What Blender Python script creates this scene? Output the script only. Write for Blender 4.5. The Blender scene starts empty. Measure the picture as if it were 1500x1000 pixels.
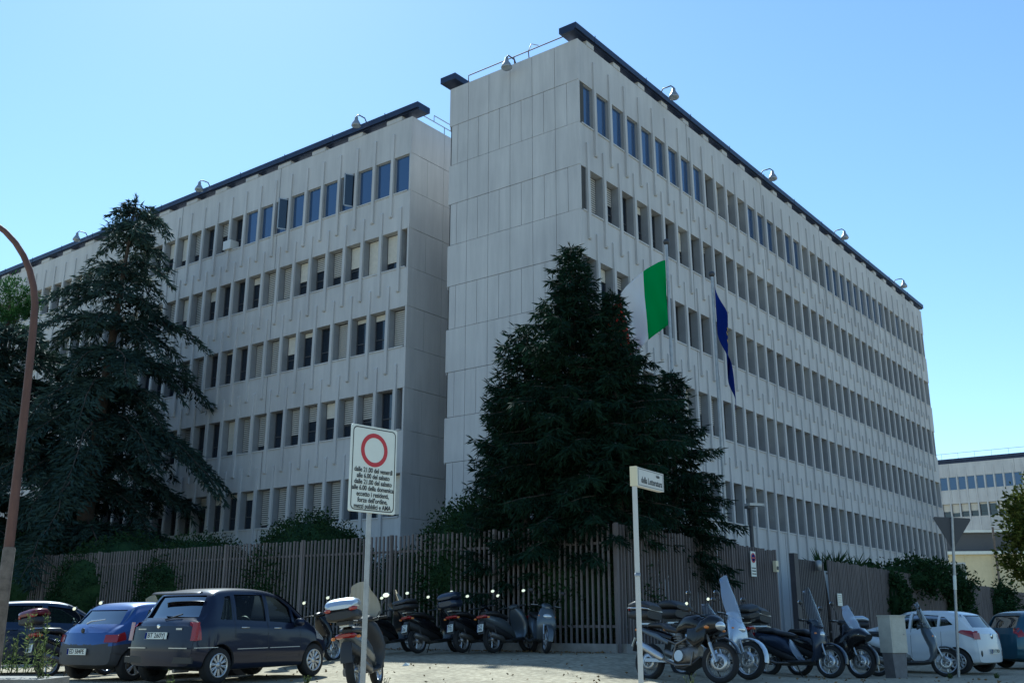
import bpy, bmesh, math, random
from mathutils import Vector, Matrix
R = math.radians
sc = bpy.context.scene
COL = sc.collection
rnd = random.Random(7)

# ------------------------------------------------------------------ materials
MATS = {}
def mat(name, col, rough=.6, metal=0, var=0., vscale=4., bump=0., bscale=30., spec=.5, trans=0, coat=0, stretch=None, alpha=1, sss=0):
    if name in MATS: return MATS[name]
    m = bpy.data.materials.new(name); m.use_nodes = True
    nt = m.node_tree; b = nt.nodes['Principled BSDF']
    b.inputs['Base Color'].default_value = (*col, 1)
    b.inputs['Roughness'].default_value = rough
    b.inputs['Metallic'].default_value = metal
    b.inputs['Specular IOR Level'].default_value = spec
    b.inputs['Coat Weight'].default_value = coat
    b.inputs['Coat Roughness'].default_value = .06
    b.inputs['Transmission Weight'].default_value = trans
    b.inputs['Alpha'].default_value = alpha
    if var or bump:
        tc = nt.nodes.new('ShaderNodeTexCoord'); mp = nt.nodes.new('ShaderNodeMapping')
        nt.links.new(tc.outputs['Object'], mp.inputs[0])
        if stretch: mp.inputs['Scale'].default_value = stretch
    if var:
        n = nt.nodes.new('ShaderNodeTexNoise'); n.inputs['Scale'].default_value = vscale
        n.inputs['Detail'].default_value = 6; n.inputs['Roughness'].default_value = .65
        nt.links.new(mp.outputs[0], n.inputs[0])
        r = nt.nodes.new('ShaderNodeValToRGB')
        r.color_ramp.elements[0].position = .3; r.color_ramp.elements[1].position = .7
        r.color_ramp.elements[0].color = (*[max(0, c*(1-var)) for c in col], 1)
        r.color_ramp.elements[1].color = (*[min(1, c*(1+var)) for c in col], 1)
        nt.links.new(n.outputs[0], r.inputs[0]); nt.links.new(r.outputs[0], b.inputs['Base Color'])
    if bump:
        n2 = nt.nodes.new('ShaderNodeTexNoise'); n2.inputs['Scale'].default_value = bscale
        n2.inputs['Detail'].default_value = 4
        nt.links.new(mp.outputs[0], n2.inputs[0])
        bp = nt.nodes.new('ShaderNodeBump'); bp.inputs['Strength'].default_value = bump
        bp.inputs['Distance'].default_value = .02
        nt.links.new(n2.outputs[0], bp.inputs['Height']); nt.links.new(bp.outputs[0], b.inputs['Normal'])
    MATS[name] = m
    return m

def glass_mat(name, tint, refl=1., rough=.02):
    """thin sheet glass: tinted transparent + fresnel gloss"""
    m = bpy.data.materials.new(name); m.use_nodes = True; nt = m.node_tree; nt.nodes.clear()
    o = nt.nodes.new('ShaderNodeOutputMaterial'); mx = nt.nodes.new('ShaderNodeMixShader')
    t = nt.nodes.new('ShaderNodeBsdfTransparent'); g = nt.nodes.new('ShaderNodeBsdfGlossy')
    f = nt.nodes.new('ShaderNodeFresnel'); f.inputs[0].default_value = 1.5
    t.inputs[0].default_value = (*tint, 1); g.inputs['Roughness'].default_value = rough
    g.inputs['Color'].default_value = (refl, refl, refl, 1)
    nt.links.new(f.outputs[0], mx.inputs[0]); nt.links.new(t.outputs[0], mx.inputs[1]); nt.links.new(g.outputs[0], mx.inputs[2])
    nt.links.new(mx.outputs[0], o.inputs[0]); MATS[name] = m; return m

def leaf_mat(name, c1, c2, scale=.8, transl=.25):
    m = bpy.data.materials.new(name); m.use_nodes = True; nt = m.node_tree; nt.nodes.clear()
    o = nt.nodes.new('ShaderNodeOutputMaterial'); mx = nt.nodes.new('ShaderNodeMixShader')
    d = nt.nodes.new('ShaderNodeBsdfPrincipled'); t = nt.nodes.new('ShaderNodeBsdfTranslucent')
    d.inputs['Roughness'].default_value = .75; d.inputs['Specular IOR Level'].default_value = .1
    tc = nt.nodes.new('ShaderNodeTexCoord'); n = nt.nodes.new('ShaderNodeTexNoise')
    n.inputs['Scale'].default_value = scale; n.inputs['Detail'].default_value = 5; n.inputs['Roughness'].default_value = .75
    r = nt.nodes.new('ShaderNodeValToRGB'); r.color_ramp.elements[0].position = .35; r.color_ramp.elements[1].position = .65
    r.color_ramp.elements[0].color = (*c1, 1); r.color_ramp.elements[1].color = (*c2, 1)
    mx.inputs[0].default_value = transl
    L = nt.links.new
    L(tc.outputs['Object'], n.inputs[0]); L(n.outputs[0], r.inputs[0]); L(r.outputs[0], d.inputs['Base Color']); L(r.outputs[0], t.inputs[0])
    L(d.outputs[0], mx.inputs[1]); L(t.outputs[0], mx.inputs[2]); L(mx.outputs[0], o.inputs[0])
    MATS[name] = m; return m

def stripe_mat(name, c1, c2, per, rough=.6):
    """horizontal slats, period in metres along local z"""
    m = bpy.data.materials.new(name); m.use_nodes = True; nt = m.node_tree; b = nt.nodes['Principled BSDF']
    b.inputs['Roughness'].default_value = rough
    tc = nt.nodes.new('ShaderNodeTexCoord'); s = nt.nodes.new('ShaderNodeSeparateXYZ')
    mu = nt.nodes.new('ShaderNodeMath'); mu.operation = 'MULTIPLY'; mu.inputs[1].default_value = 1/per
    fr = nt.nodes.new('ShaderNodeMath'); fr.operation = 'FRACT'
    r = nt.nodes.new('ShaderNodeValToRGB'); r.color_ramp.interpolation = 'LINEAR'
    r.color_ramp.elements[0].position = .35; r.color_ramp.elements[0].color = (*c2, 1)
    r.color_ramp.elements[1].position = .5; r.color_ramp.elements[1].color = (*c1, 1)
    L = nt.links.new
    L(tc.outputs['Object'], s.inputs[0]); L(s.outputs[2], mu.inputs[0]); L(mu.outputs[0], fr.inputs[0])
    L(fr.outputs[0], r.inputs[0]); L(r.outputs[0], b.inputs['Base Color'])
    bp = nt.nodes.new('ShaderNodeBump'); bp.inputs['Distance'].default_value = .02; bp.inputs['Strength'].default_value = .8
    L(fr.outputs[0], bp.inputs['Height']); L(bp.outputs[0], b.inputs['Normal'])
    MATS[name] = m; return m

def wall_mat():
    m = mat('precast_concrete', (.52, .51, .5), .85)
    nt = m.node_tree; b = nt.nodes['Principled BSDF']; L = nt.links.new
    tc = nt.nodes.new('ShaderNodeTexCoord')
    mp = nt.nodes.new('ShaderNodeMapping'); mp.inputs['Scale'].default_value = (1.6, 1.6, .16); L(tc.outputs['Object'], mp.inputs[0])
    n = nt.nodes.new('ShaderNodeTexNoise'); n.inputs['Scale'].default_value = 1.5; n.inputs['Detail'].default_value = 7; n.inputs['Roughness'].default_value = .7
    L(mp.outputs[0], n.inputs[0])
    r = nt.nodes.new('ShaderNodeValToRGB'); r.color_ramp.elements[0].position = .28; r.color_ramp.elements[1].position = .72
    r.color_ramp.elements[0].color = (.45, .445, .44, 1); r.color_ramp.elements[1].color = (.585, .575, .565, 1)
    L(n.outputs[0], r.inputs[0])
    n3 = nt.nodes.new('ShaderNodeTexNoise'); n3.inputs['Scale'].default_value = .35; n3.inputs['Detail'].default_value = 3
    L(tc.outputs['Object'], n3.inputs[0])
    mx = nt.nodes.new('ShaderNodeMix'); mx.data_type = 'RGBA'; mx.blend_type = 'MULTIPLY'; mx.inputs[0].default_value = .5
    r3 = nt.nodes.new('ShaderNodeValToRGB'); r3.color_ramp.elements[0].position = .35; r3.color_ramp.elements[0].color = (.78, .78, .8, 1)
    r3.color_ramp.elements[1].position = .6
    L(n3.outputs[0], r3.inputs[0]); L(r.outputs[0], mx.inputs[6]); L(r3.outputs[0], mx.inputs[7]); L(mx.outputs[2], b.inputs['Base Color'])
    n2 = nt.nodes.new('ShaderNodeTexNoise'); n2.inputs['Scale'].default_value = 40; L(tc.outputs['Object'], n2.inputs[0])
    bp = nt.nodes.new('ShaderNodeBump'); bp.inputs['Strength'].default_value = .25; bp.inputs['Distance'].default_value = .01
    L(n2.outputs[0], bp.inputs['Height']); L(bp.outputs[0], b.inputs['Normal'])
    return m

def ground_mat():
    m = mat('worn_paving', (.2, .19, .17), .95)
    nt = m.node_tree; b = nt.nodes['Principled BSDF']; L = nt.links.new
    tc = nt.nodes.new('ShaderNodeTexCoord')
    v = nt.nodes.new('ShaderNodeTexVoronoi'); v.inputs['Scale'].default_value = 8; L(tc.outputs['Object'], v.inputs[0])
    n = nt.nodes.new('ShaderNodeTexNoise'); n.inputs['Scale'].default_value = .9; n.inputs['Detail'].default_value = 8; n.inputs['Roughness'].default_value = .7
    L(tc.outputs['Object'], n.inputs[0])
    r = nt.nodes.new('ShaderNodeValToRGB'); r.color_ramp.elements[0].position = .3; r.color_ramp.elements[1].position = .7
    r.color_ramp.elements[0].color = (.26, .225, .155, 1); r.color_ramp.elements[1].color = (.45, .39, .275, 1)
    L(n.outputs[0], r.inputs[0])
    r2 = nt.nodes.new('ShaderNodeValToRGB'); r2.color_ramp.elements[0].position = .25; r2.color_ramp.elements[0].color = (1, 1, 1, 1)
    r2.color_ramp.elements[1].position = .6; r2.color_ramp.elements[1].color = (.62, .60, .56, 1); L(v.outputs['Distance'], r2.inputs[0])
    mx = nt.nodes.new('ShaderNodeMix'); mx.data_type = 'RGBA'; mx.blend_type = 'MULTIPLY'; mx.inputs[0].default_value = .8
    L(r.outputs[0], mx.inputs[6]); L(r2.outputs[0], mx.inputs[7]); L(mx.outputs[2], b.inputs['Base Color'])
    n2 = nt.nodes.new('ShaderNodeTexNoise'); n2.inputs['Scale'].default_value = 25; n2.inputs['Detail'].default_value = 5; L(tc.outputs['Object'], n2.inputs[0])
    ad = nt.nodes.new('ShaderNodeMath'); ad.operation = 'SUBTRACT'; L(n2.outputs[0], ad.inputs[0]); L(v.outputs['Distance'], ad.inputs[1])
    bp = nt.nodes.new('ShaderNodeBump'); bp.inputs['Strength'].default_value = .7; bp.inputs['Distance'].default_value = .03
    L(ad.outputs[0], bp.inputs['Height']); L(bp.outputs[0], b.inputs['Normal'])
    return m

M = {}
M['wall'] = wall_mat(); M['ground'] = ground_mat()
M['jamb'] = mat('recess_shade_grey', (.27, .275, .285), .8, var=.1, vscale=2)  # window pillars: shade of the deep recess painted in as a darker grey
M['joint'] = mat('dark_joint', (.06, .06, .06), .9)  # near-black tone of the panel joints
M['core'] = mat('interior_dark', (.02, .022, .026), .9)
M['cap'] = mat('roof_metal', (.018, .028, .065), .45, .3, var=.3, vscale=2)
M['pane'] = mat('window_glass', (.012, .020, .035), .05, 0, spec=.8)
M['bluepane'] = mat('sky_painted_glass', (.035, .075, .17), .06, .15, spec=1)  # flush panes: sky reflection painted into the blue base colour
M['frame'] = mat('aluminium_frame', (.38, .39, .40), .4, .5)
M['dframe'] = mat('dark_frame', (.07, .07, .075), .5)
M['blind'] = mat('cream_blind', (.62, .58, .50), .7, var=.1, vscale=6)
M['slat'] = stripe_mat('slatted_shutter', (.55, .53, .49), (.08, .08, .08), .09)
M['ac'] = mat('air_conditioner_white', (.6, .6, .58), .5)
M['fence'] = mat('weathered_picket', (.15, .128, .12), .85, var=.25, vscale=3, stretch=(1, 1, .2), bump=.3)
M['plinth'] = mat('concrete_plinth', (.25, .235, .21), .9, var=.25, vscale=3, bump=.4)
M['gate'] = mat('gate_steel', (.055, .05, .055), .6, .2, var=.2)
M['steel'] = mat('galvanised_steel', (.34, .34, .34), .45, .6, var=.15, vscale=8)
M['lamp_steel'] = mat('dark_steel', (.06, .06, .065), .5, .4)
M['rust'] = mat('rusty_brown_paint', (.105, .05, .036), .7, var=.35, vscale=7, stretch=(1, 1, .3), bump=.3)
M['grime'] = mat('grey_poster_residue', (.14, .115, .095), .9, var=.4, vscale=9)
M['signw'] = mat('sign_white', (.66, .68, .62), .45, var=.05, vscale=5)
M['marble'] = mat('sign_panel_grey', (.52, .52, .5), .5, var=.06)
M['cream'] = mat('cream_tone', (.7, .62, .42), .5)  # intercom plastic; also painted sunlight on the street name sign's end
M['black'] = mat('black_paint', (.012, .012, .014), .5)
M['red'] = mat('sign_red', (.42, .02, .03), .5)
M['rubber'] = mat('tyre_rubber', (.014, .014, .015), .85, bump=.3, bscale=60)
M['plastic'] = mat('black_plastic', (.02, .02, .022), .5, bump=.15, bscale=90)
M['vinyl'] = mat('seat_vinyl', (.02, .019, .02), .4)
M['alloy'] = mat('alloy', (.5, .5, .5), .35, .8)
M['chrome'] = mat('chrome', (.8, .8, .8), .12, 1)
M['mirror'] = mat('mirror_glass', (.9, .9, .9), .05, 1)
M['engine'] = mat('engine_grey', (.16, .15, .14), .45, .7, var=.3, vscale=14)
M['redlens'] = mat('red_lens', (.24, .006, .008), .2, coat=.5)
M['amber'] = mat('amber_lens', (.6, .2, .03), .15, coat=.6)
M['clear'] = mat('clear_lens', (.6, .6, .6), .1, .5, coat=1)
M['screen'] = mat('scratched_screen', (.55, .53, .45), .35, trans=0, alpha=.55)
M['bluescreen'] = mat('pale_blue_screen', (.45, .53, .68), .2, alpha=.5)
M['carglass'] = glass_mat('car_glass', (.50, .56, .54), .3)
M['clearglass'] = glass_mat('clear_windscreen', (.7, .72, .72))
M['interior'] = mat('car_interior', (.035, .035, .04), .8)
M['bark'] = mat('bark', (.07, .055, .045), .95, var=.3, vscale=5, bump=.6)
M['spruce'] = leaf_mat('spruce_needles', (.006, .018, .012), (.018, .042, .022), 1.1, .12)
M['cedar'] = leaf_mat('cedar_needles', (.016, .034, .032), (.048, .078, .062), .7, .15)
M['cedarlit'] = leaf_mat('young_cedar_needles', (.03, .07, .03), (.07, .12, .05), .7, .2)
M['hedge'] = leaf_mat('hedge_leaves', (.010, .026, .010), (.03, .062, .022), 2.0, .15)
M['pine'] = leaf_mat('pine_needles', (.025, .07, .02), (.06, .13, .04), .9, .2)
M['magnolia'] = leaf_mat('bright_leaves', (.03, .06, .01), (.17, .17, .035), 1.6, .35)
M['weed'] = leaf_mat('weed_leaves', (.06, .10, .03), (.15, .17, .07), 8, .4)
M['palm'] = leaf_mat('spiky_leaves', (.02, .045, .02), (.04, .075, .03), 2, .2)
M['flower'] = mat('pale_flower', (.5, .5, .42), .8)
def paint(name, c, rough=.3, metal=.2): return mat(name, c, rough, metal, coat=.4, spec=.25)
M['navy'] = paint('navy_car_paint', (.010, .014, .034))
M['blue'] = paint('blue_car_paint', (.045, .09, .25), .35, .4)
M['slate'] = paint('slate_blue_paint', (.018, .030, .062), .35, .4)
M['white'] = paint('white_car_paint', (.62, .64, .66), .3, 0)
M['petrol'] = paint('petrol_blue_paint', (.03, .085, .125), .35, .4)
M['bumper'] = mat('grey_bumper_plastic', (.045, .047, .052), .6, var=.1)
M['blackgloss'] = paint('black_gloss', (.008, .008, .010), .25, 0)
M['silverp'] = paint('silver_paint', (.46, .50, .56), .35, .6)
M['greyp'] = paint('grey_paint', (.10, .115, .13), .35, .4)
M['dblue'] = paint('dark_blue_plastic', (.02, .028, .05), .35, .1)
M['wine'] = paint('wine_red_plastic', (.12, .012, .018), .3, .1)
M['cabinet'] = mat('cabinet_beige', (.50, .47, .39), .7, var=.12, vscale=5, bump=.2)
M['cabinetd'] = mat('cabinet_grey_base', (.17, .16, .16), .85, var=.2, vscale=6)
M['yellowwall'] = mat('cream_render', (.62, .54, .34), .9, var=.1, vscale=1.2)
M['fstar'] = mat('flag_yellow', (.8, .55, .03), .8)
for _k, _c in (('green', (.0, .34, .08)), ('fwhite', (.78, .78, .8)), ('fred', (.6, .03, .02)), ('fblue', (.010, .028, .22))):
    M[_k] = leaf_mat('cloth_'+_k, _c, _c, 1, .35)
M['lampglass'] = mat('lamp_glass', (.35, .38, .42), .2, .3)

# ------------------------------------------------------------------ mesh builder
class MB:
    def __init__(s): s.v = []; s.f = []; s.m = []; s.sm = []; s.mats = []; s.T = None
    def mi(s, m):
        if m not in s.mats: s.mats.append(m)
        return s.mats.index(m)
    def add(s, vs, fs, m, smooth=False):
        o = len(s.v)
        if s.T: vs = [s.T @ Vector(v) for v in vs]
        s.v += [tuple(v) for v in vs]; k = s.mi(m)
        for f in fs: s.f.append([i+o for i in f]); s.m.append(k); s.sm.append(smooth)
    def box(s, x0, x1, y0, y1, z0, z1, m):
        vs = [(x, y, z) for z in (z0, z1) for y in (y0, y1) for x in (x0, x1)]
        s.add(vs, [(0, 2, 3, 1), (4, 5, 7, 6), (0, 1, 5, 4), (2, 6, 7, 3), (0, 4, 6, 2), (1, 3, 7, 5)], m)
    def cyl(s, p0, p1, r0, r1=None, m=None, n=10, cap=True, smooth=True):
        r1 = r0 if r1 is None else r1
        p0 = Vector(p0); p1 = Vector(p1); d = (p1-p0).normalized()
        a = d.orthogonal().normalized(); b = d.cross(a)
        vs = []
        for p, r in ((p0, r0), (p1, r1)):
            for i in range(n):
                t = 2*math.pi*i/n; vs.append(p+(a*math.cos(t)+b*math.sin(t))*r)
        s.add(vs, [(i, (i+1) % n, n+(i+1) % n, n+i) for i in range(n)], m, smooth)
        if cap: s.add(vs, [tuple(range(n))[::-1], tuple(range(n, 2*n))], m)
    def tube(s, pts, r, m, n=8):
        pts = [Vector(p) for p in pts]; rs = r if isinstance(r, (list, tuple)) else [r]*len(pts)
        vs = []; up = None
        for i, p in enumerate(pts):
            d = (pts[min(i+1, len(pts)-1)]-pts[max(i-1, 0)]).normalized()
            a = d.orthogonal().normalized() if up is None else (up-d*up.dot(d)).normalized()
            up = a; b = d.cross(a)
            for k in range(n):
                t = 2*math.pi*k/n; vs.append(p+(a*math.cos(t)+b*math.sin(t))*rs[i])
        fs = [(j*n+i, j*n+(i+1) % n, (j+1)*n+(i+1) % n, (j+1)*n+i) for j in range(len(pts)-1) for i in range(n)]
        s.add(vs, fs, m, True); s.add(vs, [tuple(range(n))[::-1], tuple(range(len(vs)-n, len(vs)))], m)
    def rings(s, rings, m, smooth=True, cap=True):
        n = len(rings[0]); vs = [p for r in rings for p in r]
        fs = [(j*n+i, j*n+(i+1) % n, (j+1)*n+(i+1) % n, (j+1)*n+i) for j in range(len(rings)-1) for i in range(n)]
        s.add(vs, fs, m, smooth)
        if cap: s.add(vs, [tuple(range(n))[::-1], tuple(range(len(vs)-n, len(vs)))], m, smooth)
    def loft(s, secs, m, n=20, pw=2.6, smooth=True):
        """secs: (x, z, halfwidth_y, halfthick, tilt) - superellipse sections; tilt = path direction angle in xz (0 = along +x)"""
        rg = []
        for q in secs:
            x, z, w, h = q[:4]; t = q[4] if len(q) > 4 else 0; p = q[5] if len(q) > 5 else pw; yo = q[6] if len(q) > 6 else 0
            r = []
            for i in range(n):
                a = 2*math.pi*i/n; c = math.cos(a); d = math.sin(a)
                yy = w*math.copysign(abs(c)**(2/p), c); hh = h*math.copysign(abs(d)**(2/p), d)
                r.append((x-hh*math.sin(t), yo+yy, z+hh*math.cos(t)))
            rg.append(r)
        s.rings(rg, m, smooth)
    def lathe(s, prof, m, c=(0, 0, 0), axis='z', n=20, smooth=True):
        """prof list of (r, h)"""
        rg = []
        for r, h in prof:
            ring = []
            for i in range(n):
                a = 2*math.pi*i/n
                if axis == 'z': ring.append((c[0]+r*math.cos(a), c[1]+r*math.sin(a), c[2]+h))
                elif axis == 'y': ring.append((c[0]+r*math.cos(a), c[1]+h, c[2]+r*math.sin(a)))
                else: ring.append((c[0]+h, c[1]+r*math.cos(a), c[2]+r*math.sin(a)))
            rg.append(ring)
        s.rings(rg, m, smooth, cap=prof[0] != prof[-1])
    def ell(s, c, rx, ry, rz, m, nu=14, nv=8):
        rg = []
        for j in range(1, nv):
            t = math.pi*j/nv
            rg.append([(c[0]+rx*math.sin(t)*math.cos(2*math.pi*i/nu), c[1]+ry*math.sin(t)*math.sin(2*math.pi*i/nu), c[2]-rz*math.cos(t)) for i in range(nu)])
        s.rings(rg, m)
    def prism(s, poly, ax, a0, a1, m):
        """poly 2-D, extruded along axis ax"""
        def P(u, v, w): return {'x': (w, u, v), 'y': (u, w, v), 'z': (u, v, w)}[ax]
        n = len(poly); vs = [P(u, v, a0) for u, v in poly]+[P(u, v, a1) for u, v in poly]
        s.add(vs, [tuple(range(n))[::-1], tuple(range(n, 2*n))]+[(i, (i+1) % n, n+(i+1) % n, n+i) for i in range(n)], m)
    def mesh(s, name, recalc=True, sharp=None):
        me = bpy.data.meshes.new(name); me.from_pydata(s.v, [], s.f)
        for m in s.mats: me.materials.append(m)
        me.polygons.foreach_set('material_index', s.m); me.polygons.foreach_set('use_smooth', s.sm)
        if recalc:
            bm = bmesh.new(); bm.from_mesh(me)
            bmesh.ops.recalc_face_normals(bm, faces=bm.faces); bm.to_mesh(me); bm.free()
        if sharp: me.set_sharp_from_angle(angle=R(sharp))
        me.update(); return me
    def build(s, name, parent=None, loc=None, rz=0, recalc=True, kind=None, label=None, sharp=None):
        o = bpy.data.objects.new(name, s.mesh(name, recalc, sharp)); COL.objects.link(o)
        if parent: o.parent = parent
        if loc: o.location = loc
        o.rotation_euler[2] = rz
        if kind: o['kind'] = kind
        if label: o['label'] = label
        return o

def tag(o, label, cat, group=None):
    o['label'] = label; o['category'] = cat
    if group: o['group'] = group
    return o
def empty(name, loc, rz=0, label=None, cat=None, group=None):
    o = bpy.data.objects.new(name, None); COL.objects.link(o); o.location = loc; o.rotation_euler = (0, 0, rz)
    if label: tag(o, label, cat, group)
    return o
def link(name, me, parent=None, loc=(0, 0, 0), rot=(0, 0, 0), label=None):
    o = bpy.data.objects.new(name, me); COL.objects.link(o); o.parent = parent; o.location = loc; o.rotation_euler = rot
    if label: o['label'] = label
    return o
def text_mesh(body, size, m, align='CENTER', ext=.001, name='lettering', bold=0):
    cu = bpy.data.curves.new(name, 'FONT'); cu.body = body; cu.size = size; cu.align_x = align; cu.align_y = 'CENTER'
    cu.extrude = ext; cu.offset = bold; cu.resolution_u = 4
    ob = bpy.data.objects.new(name, cu); COL.objects.link(ob)
    bpy.context.view_layer.update()
    me = bpy.data.meshes.new_from_object(ob.evaluated_get(bpy.context.evaluated_depsgraph_get()))
    COL.objects.unlink(ob); bpy.data.objects.remove(ob)
    me.materials.clear(); me.materials.append(m); return me

def interp(tab, x):
    if x <= tab[0][0]: return tab[0][1]
    for i in range(len(tab)-1):
        x0, y0 = tab[i]; x1, y1 = tab[i+1]
        if x <= x1:
            # monotone-ish cubic
            def sl(k):
                if k <= 0 or k >= len(tab)-1: return None
                return (tab[k+1][1]-tab[k-1][1])/(tab[k+1][0]-tab[k-1][0])
            d = (y1-y0)/(x1-x0); a = sl(i); b = sl(i+1); a = d if a is None else a; b = d if b is None else b
            if d == 0: a = b = 0
            else:
                a = 0 if a*d < 0 else (math.copysign(min(abs(a), 3*abs(d)), d)); b = 0 if b*d < 0 else (math.copysign(min(abs(b), 3*abs(d)), d))
            h = x1-x0; t = (x-x0)/h
            return (2*t**3-3*t*t+1)*y0+(t**3-2*t*t+t)*h*a+(-2*t**3+3*t*t)*y1+(t**3-t*t)*h*b
    return tab[-1][1]

def ss(a, b, x):
    t = max(0, min(1, (x-a)/(b-a))); return t*t*(3-2*t)
# directions of the two facades
A = R(52.65); dR = Vector((math.cos(A), math.sin(A), 0)); dL = Vector((-math.sin(A), math.cos(A), 0))
def g(x, y):
    r = .607*x+.795*y; n = .795*x-.607*y
    return (.68*ss(0, 16, y)-.17*ss(18, 26, y)*ss(2, 8, x)+.37*ss(12.5, 20, r)*(1-ss(-12.5, -8.5, n))
            + .25*ss(22, 40, r)*(1-ss(-14, -12.4, n)))

# ------------------------------------------------------------------ ground
def ground():
    def axis(lo, hi, a, b, st):
        v = [lo, lo*.5, lo*.25, lo*.12]
        v = [q for q in v if q < a-3]
        x = a
        while x <= b: v.append(x); x += st
        for q in (hi*.12, hi*.25, hi*.5, hi):
            if q > b+3: v.append(q)
        return v
    xs = axis(-1500, 1500, -30, 40, .8); ys = axis(-600, 2500, -12, 64, .8)
    mb = MB(); vs = [(x, y, g(x, y)) for y in ys for x in xs]; n = len(xs)
    mb.add(vs, [(j*n+i, j*n+i+1, (j+1)*n+i+1, (j+1)*n+i) for j in range(len(ys)-1) for i in range(n-1)], M['ground'], True)
    mb.build('ground', kind='structure', recalc=False)
ground()

# ------------------------------------------------------------------ office wings
ROWS = [21.0, 17.6, 14.2, 10.8, 7.4]; WH = 1.72; TOP = 22.7; MOD = 1.1
CX, CY = 2.43, 33.4
cam_local = Matrix.Rotation(-A, 3, 'Z') @ Vector((-CX, -CY, 0))   # camera in building frame

class Facade:
    """u runs along the wall from the corner, o is outward distance"""
    def __init__(s, kind, u0, plane, length, rows=ROWS, start=(1.05, .5)):
        s.kind, s.u0, s.plane, s.len, s.rows, s.start = kind, u0, plane, length, rows, start
    def P(s, u, o, z):
        return (s.u0+u, s.plane-o, z) if s.kind == 'R' else (s.plane-o, s.u0+u, z)
    def box(s, mb, u0, u1, o0, o1, z0, z1, m):
        a = s.P(u0, o0, z0); b = s.P(u1, o1, z1)
        mb.box(min(a[0], b[0]), max(a[0], b[0]), min(a[1], b[1]), max(a[1], b[1]), z0, z1, m)
    def fins(s, k):
        u = s.start[k % 2]; out = []
        while u < s.len-.3: out.append(u); u += MOD
        return out
    def rib(s, mb, u, z0, z1, zt, zb, w=.15):
        """rib: wedge from flush at top z1 to proud at zt; straight down to zb then rounded off to z0"""
        prof = [(z1, -.02), (z1, .03), (z1-.05, .055), (zt, .065), (zb, .085), (z0+.05, .09), (z0, .06), (z0, -.02)]
        a = [s.P(u-w/2, o, z) for z, o in prof]; b = [s.P(u+w/2, o, z) for z, o in prof]; n = len(prof)
        mb.add(a+b, [tuple(range(n)), tuple(range(n, 2*n))]+[(i, (i+1) % n, n+(i+1) % n, n+i) for i in range(n)], M['wall'])
    def walls(s, mb):
        Z = []
        zs = [TOP]+[q for t in s.rows for q in (t, t-WH)]+[-.5]
        for i in range(0, len(zs), 2):
            s.box(mb, 0, s.len, -.5, 0, zs[i+1], zs[i], M['wall'])
        for k, t in enumerate(s.rows):
            for u in s.fins(k):
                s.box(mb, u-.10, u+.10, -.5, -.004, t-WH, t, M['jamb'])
                zlow = t-WH-1.02 if k < len(s.rows)-1 else 1.0
                s.rib(mb, u, zlow, t+(1.02 if k else 1.15), t+.15, t-WH, .15)
            # end jambs
            s.box(mb, 0, .07, -.5, -.003, t-WH, t, M['wall']); s.box(mb, s.len-.1, s.len, -.5, -.003, t-WH, t, M['wall'])
            # sills between fins
            f = [0.07]+s.fins(k)+[s.len-.1]
            for a, b in zip(f[:-1], f[1:]):
                s.box(mb, a+.10, b-.10, -.46, .035, t-WH-.0, t-WH+.055, M['wall'])
        u = 7.7+.5
        while u < s.len-1:
            for i in range(0, len(zs), 2):
                s.box(mb, u-.012+.275, u+.012+.275, -.02, .004, zs[i+1]+.01, zs[i]-.01, M['joint'])
            u += 7.7
    def openings(s):
        out = []
        for k, t in enumerate(s.rows):
            f = s.fins(k)
            a = [-.03+.0]+f+[s.len]
            for i in range(len(f)):
                u0 = a[i]+.10; u1 = a[i+1]-.10
                out.append((k, i, u0, u1, t-WH+.055, t))
        return out

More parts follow.
